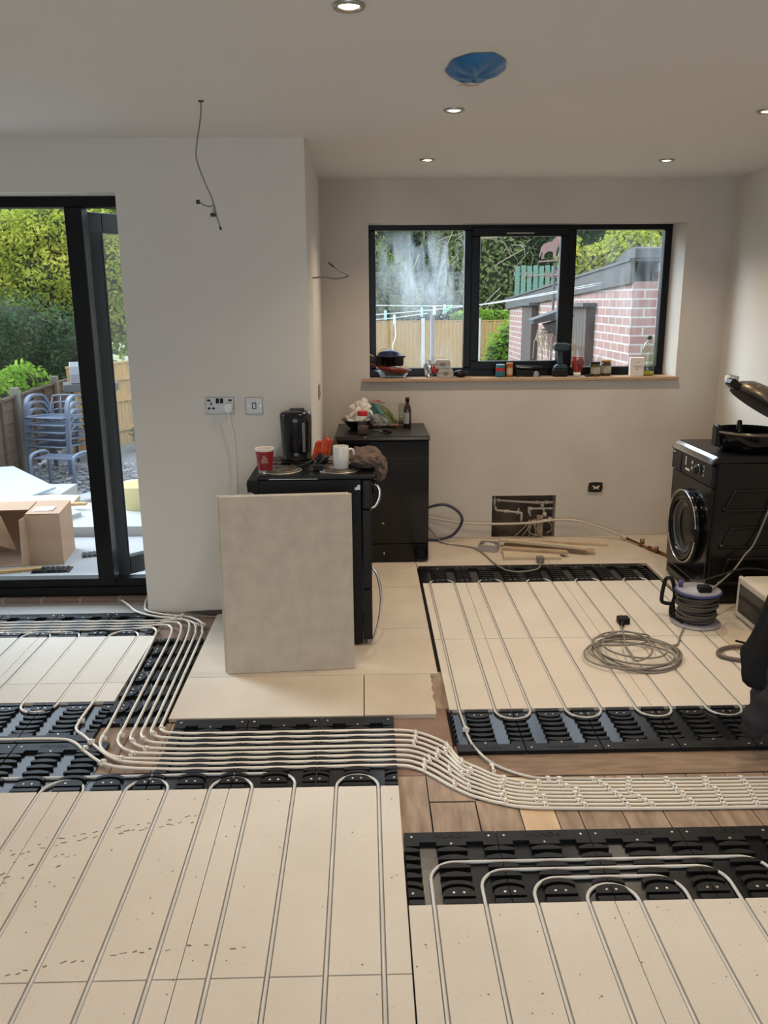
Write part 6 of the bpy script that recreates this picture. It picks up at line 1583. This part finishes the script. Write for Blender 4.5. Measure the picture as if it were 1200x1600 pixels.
for k in range(1, 5):
    copy_thing(gc_, (-3.96 + 0.004 * k, 10.80 - 0.004 * k, ZG + 0.02 + 0.092 * k), None, ['', 'blue-grey metal garden chair second from the bottom of the stack', 'blue-grey metal garden chair in the middle of the stack', 'blue-grey metal garden chair second from the top of the stack', 'blue-grey metal garden chair on top of the stack'][k])
fs_ = thing('garden_footstool', 'low blue-grey slatted footstool in front of the chair stack', 'footstool', (-3.66, 9.95, ZG + 0.02), R(-12))
for s in (-1, 1):
    mb = MB(); ps = spline([(s * 0.28, -0.19, 0.0), (s * 0.28, -0.19, 0.33), (s * 0.28, -0.15, 0.41), (s * 0.28, 0, 0.43), (s * 0.28, 0.15, 0.41), (s * 0.28, 0.19, 0.33), (s * 0.28, 0.19, 0.0)], 6); mb.tube(ps, 0.022, 8); obj('side_frame', mb, M['chair_metal'], fs_)
mb = MB()
for i in range(5): mb.box(-0.26, -0.16 + 0.07 * i, 0.37, 0.26, -0.125 + 0.07 * i, 0.382)
obj('slats', mb, M['chair_metal'], fs_)
bq = thing('barbecue', 'grey hooded barbecue beyond the chair stack by the old fence', 'barbecue', (-3.90, 11.85, ZG + 0.02))
mb = MB(); mb.prism([(-0.2, 1.09), (0.2, 1.09), (0.2, 1.22), (0.16, 1.32), (0.08, 1.37), (-0.08, 1.37), (-0.16, 1.32), (-0.2, 1.22)], -0.2, 0.2, axis='x'); obj('hood', mb, mat('grey_hood', (0.17, 0.17, 0.175), 0.5), bq, rot=(0, 0, R(20)), bevel=0.01)
mb = MB(); mb.box(-0.30, -0.24, 0.98, 0.42, 0.24, 1.085); obj('body', mb, M['felt'], bq, rot=(0, 0, R(20)), bevel=0.01)
for x in (-0.2, 0.3):
    for y in (-0.17, 0.17):
        mb = MB(); mb.cyl((x, y, 0), (x, y, 0.98), 0.018); obj('leg', mb, M['felt'], bq, rot=(0, 0, R(20)))
mb = MB(); mb.box(-0.24, -0.2, 0.35, 0.34, 0.2, 0.38); obj('lower_shelf', mb, M['felt'], bq, rot=(0, 0, R(20)))

# ------------------------------------------------------------------ trees and shrubs
M['leaf_y'] = leaf_mat('yellow_green_leaf', (0.10, 0.15, 0.025), (0.58, 0.54, 0.10), (0.34, 0.38, 0.06))
M['leaf_g'] = leaf_mat('mid_green_leaf', (0.045, 0.09, 0.025), (0.26, 0.32, 0.09), (0.13, 0.19, 0.05))
M['leaf_d'] = leaf_mat('dark_green_leaf', (0.022, 0.05, 0.024), (0.17, 0.24, 0.12), (0.065, 0.11, 0.05))
M['leaf_o'] = leaf_mat('olive_leaf', (0.055, 0.09, 0.025), (0.40, 0.43, 0.19), (0.20, 0.25, 0.09))
M['leaf_b'] = leaf_mat('bright_leaf', (0.12, 0.24, 0.03), (0.36, 0.52, 0.10), (0.22, 0.36, 0.05))
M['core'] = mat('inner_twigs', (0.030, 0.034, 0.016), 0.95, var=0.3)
M['bark'] = mat('grey_bark', (0.10, 0.075, 0.055), 0.95, var=0.3)
def bush(name, label, base, blobs, n, size, m, seed, trunk=True, cat='tree', group=None, stems=0):
    rg = random.Random(seed)
    t = thing(name, label, cat, base, group=group)
    mb = MB(); core = MB()
    tot = sum(b[3] * b[4] + b[4] * b[5] + b[3] * b[5] for b in blobs)
    for (cx, cy, cz, rx, ry, rz) in blobs:
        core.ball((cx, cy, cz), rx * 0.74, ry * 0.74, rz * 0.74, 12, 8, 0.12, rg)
        k = int(n * (rx * ry + ry * rz + rx * rz) / tot)
        for i in range(k):
            while True:
                d = Vector((rg.gauss(0, 1), rg.gauss(0, 1), rg.gauss(0, 1)))
                if d.length > 1e-3: break
            d.normalize()
            if d.y > 0.55: d.y = -d.y           # leaves on the far side are never seen: spend them on the near one
            lump = 1 + 0.10 * math.sin(5 * d.x + seed) * math.sin(6 * d.z + 1) + 0.05 * math.sin(13 * d.x) * math.sin(11 * d.z)
            q = rg.uniform(0.70, 1.05) * lump
            c = Vector((cx + d.x * rx * q, cy + d.y * ry * q, cz + d.z * rz * q))
            s = size * rg.uniform(0.55, 1.25)
            a = (d + Vector((rg.gauss(0, .7), rg.gauss(0, .7), rg.gauss(0, .7) + .3))).normalized()
            u = a.orthogonal().normalized(); v = a.cross(u)
            w = rg.uniform(0, 2 * PI); u, v = u * math.cos(w) + v * math.sin(w), v * math.cos(w) - u * math.sin(w)
            mb.add([c - u * s * .5, c + v * s * .24 + a * s * .06, c + u * s * .5, c - v * s * .24 + a * s * .06], [(0, 1, 2, 3)], True)
    obj('foliage', mb, M[m], t)
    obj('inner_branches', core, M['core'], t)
    if trunk:
        mb = MB(); b0 = blobs[0]
        mb.tube(spline([(0, 0, 0), (b0[0] * .4, 0, b0[2] * .5), (b0[0], b0[1], b0[2])], 5), [0.10 - 0.0055 * i for i in range(11)], 8); obj('trunk', mb, M['bark'], t)
    if stems:
        mb = MB()
        for i in range(stems):
            b = blobs[rg.randrange(len(blobs))]; x = b[0] + rg.uniform(-.8, .8) * b[3]; y = b[1] - b[4] * 1.02
            z = b[2] + rg.uniform(-.7, .6) * b[5]
            mb.tube(spline([(x, y, z), (x + rg.uniform(-.5, .5), y - .1, z + rg.uniform(.0, .6)), (x + rg.uniform(-1, 1), y, z + rg.uniform(.2, 1.1))], 4), 0.014, 5)
        obj('bare_stems', mb, M['dry'], t)
    return t
# seen through the patio door
bush('broadleaf_tree', 'bright yellow-green tree filling the patio door view', (-5.6, 16.2, ZG), [(0, 0, 2.75, 1.25, 1.0, 1.25), (-0.9, 0.1, 3.0, 1.0, .9, .95), (0.95, .1, 2.4, .8, .8, 1.1), (0.2, -.3, 3.45, .9, .8, .55)], 15000, 0.105, 'leaf_y', 1)
bush('evergreen_shrub', 'dark glossy evergreen shrub below the yellow-green tree', (-6.0, 14.7, ZG), [(0, 0, 1.45, 1.0, .8, .95), (0.85, .2, 1.3, .7, .7, .85), (-.9, 0, 1.6, .8, .8, 1.0)], 9500, 0.085, 'leaf_d', 2, cat='shrub')
bush('leafy_shrub', 'low bright green shrub spilling over the old brown fence', (-4.95, 11.4, ZG), [(0, -.5, 1.0, .35, .9, .28), (.0, .9, 1.06, .3, .7, .3)], 1800, 0.11, 'leaf_b', 3, cat='shrub', trunk=False)
bush('tall_tree', 'tall dark tree behind the yellow-green tree at the door', (-7.6, 20.5, ZG), [(0, 0, 4.0, 2.4, 1.5, 3.4), (2.1, .3, 4.2, 1.8, 1.4, 3.4), (-2.2, 0, 4.2, 1.9, 1.4, 3.2)], 7000, 0.30, 'leaf_d', 4)
bush('broadleaf_tree', 'mid-green tree seen through the open door leaf glass', (-3.9, 17.5, ZG), [(0, 0, 2.1, 1.15, .9, 2.1), (.4, 0, 3.8, 1.2, .9, 1.0), (-.5, 0.3, 4.4, 1.0, .9, .9)], 8000, 0.13, 'leaf_g', 5)
bush('evergreen_shrub', 'blue-green branch tips hanging at the edge of the door view', (-5.05, 11.6, ZG), [(-.35, 0, 2.1, .38, .4, .75)], 900, 0.13, 'leaf_b', 6, cat='shrub', trunk=True)
bush('leafy_shrub', 'small weeds and shrub at the foot of the orange fence', (-3.2, 12.7, ZG), [(0, 0, .25, .35, .4, .3), (.5, .2, .18, .3, .3, .22)], 900, 0.09, 'leaf_g', 7, cat='shrub', trunk=False)
# seen through the kitchen window
bush('tall_tree', 'dark green tree behind the smeared window light', (1.3, 28.5, ZG), [(0, 0, 3.0, 2.2, 1.2, 3.0), (-1.9, .2, 3.4, 1.5, 1.2, 3.2), (1.6, .4, 4.2, 1.6, 1.2, 3.0)], 14000, 0.19, 'leaf_d', 8)
bush('broadleaf_tree', 'pale olive bush at the edge of the smeared window light', (0.75, 26.2, ZG), [(0, 0, 2.2, 1.0, .8, 1.5), (-.7, 0, 2.9, .9, .8, 1.3)], 4200, 0.17, 'leaf_o', 9)
bush('broadleaf_tree', 'olive tree with bare stems behind the middle window light', (3.9, 27.6, ZG), [(0, 0, 2.8, 1.9, 1.2, 2.7), (1.6, .3, 3.6, 1.7, 1.2, 2.8), (-.9, .5, 4.3, 1.5, 1.2, 2.3)], 15000, 0.18, 'leaf_o', 10, stems=46)
bush('tall_tree', 'dark tree above the outbuilding roof', (7.4, 27.0, ZG), [(0, 0, 3.6, 2.3, 1.3, 3.4), (2.4, .3, 4.0, 2.2, 1.3, 3.6), (-1.9, .6, 4.6, 1.6, 1.2, 2.6)], 11000, 0.21, 'leaf_d', 11)
bush('broadleaf_tree', 'yellow-leaved tree rising behind the outbuilding roof', (5.25, 17.0, ZG), [(0.0, 0, 3.05, .75, .8, .60), (.85, .2, 3.3, .8, .7, .55), (-.75, .1, 2.75, .42, .5, .5), (-1.15, .1, 2.9, .25, .4, .55)], 5200, 0.12, 'leaf_y', 12)
bush('leafy_shrub', 'green shrub between fence and outbuilding in the middle light', (2.22, 14.45, ZG), [(0.05, 0, .95, .30, .35, .75), (.28, .1, 1.45, .28, .3, .42)], 1500, 0.085, 'leaf_b', 13, cat='shrub', trunk=False)
bush('dry_shrub', 'tuft of pale dry grass beside the outbuilding wall', (2.25, 15.5, ZG), [(0, 0, .45, .5, .4, .45)], 900, 0.16, 'leaf_o', 14, cat='shrub', trunk=False)
bush('leafy_shrub', 'ivy creeping along the top of the far fence', (3.4, 24.15, ZG), [(0, 0, 1.72, 1.0, .15, .22)], 900, 0.15, 'leaf_b', 15, cat='shrub', trunk=False)
bush('leafy_shrub', 'green weeds below the saucepan in the far garden', (0.95, 18, ZG), [(0, 0, .32, .55, .4, .42)], 1000, 0.12, 'leaf_b', 16, cat='shrub', trunk=False)
# ------------------------------------------------------------------ downlights
M['bulb'] = mat('lit_lamp', (1, 0.9, 0.75), 0.4, emit=(1.0, 0.82, 0.60), estr=14)
M['trimring'] = mat('dull_nickel_ring', (0.45, 0.42, 0.38), 0.35, 1.0)
DL = [(0.371, 5.093, 'recessed ceiling lamp in front of the window, pier side'), (1.758, 5.129, 'recessed ceiling lamp in front of the window, above the washing machine'), (0.391, 3.822, 'recessed ceiling lamp behind the blue-covered hole'),
      (1.742, 3.85, 'recessed ceiling lamp at the frame edge above the microwave'), (-0.031, 2.545, 'large recessed ceiling lamp cut by the top of the picture'), (1.745, 2.56, None), (-1.75, 2.55, None), (-0.03, 1.1, None), (1.74, 1.1, None), (-1.75, 1.1, None), (-0.03, -0.6, None), (1.74, -0.6, None), (-1.75, -0.6, None)]
for i, (x, y, lb) in enumerate(DL):  # entries without a label are unseen lamps, added to brighten the room
    t = thing('ceiling_lamp', lb or 'unseen recessed ceiling lamp added to brighten the room', 'lamp', (x, y, ZC), group=None if lb else 'ceiling lamps out of view')
    mb = MB()
    mb.lathe([(0.029, 0.004), (0.029, -0.004), (0.036, -0.009), (0.043, -0.0085), (0.045, -0.004), (0.045, -0.0002)], 32, cap0=False, cap1=False)
    obj('lamp_ring', mb, M['trimring'], t)
    mb = MB(); mb.lathe([(0.001, -0.0075), (0.018, -0.007), (0.026, -0.004), (0.0285, -0.0005)], 24, cap0=True, cap1=False)
    obj('lamp_bulb', mb, M['bulb'], t)
    ld = bpy.data.lights.new('lamp_light', 'SPOT')
    ld.energy = LAMP_WATT * (1.0 if y > 2 else 0.6); ld.color = LAMP_COL; ld.spot_size = R(125); ld.spot_blend = 1.0; ld.shadow_soft_size = 0.03
    lo_ = bpy.data.objects.new('lamp_light', ld); COL.objects.link(lo_); lo_.parent = t; lo_.location = (0, 0, -0.04)
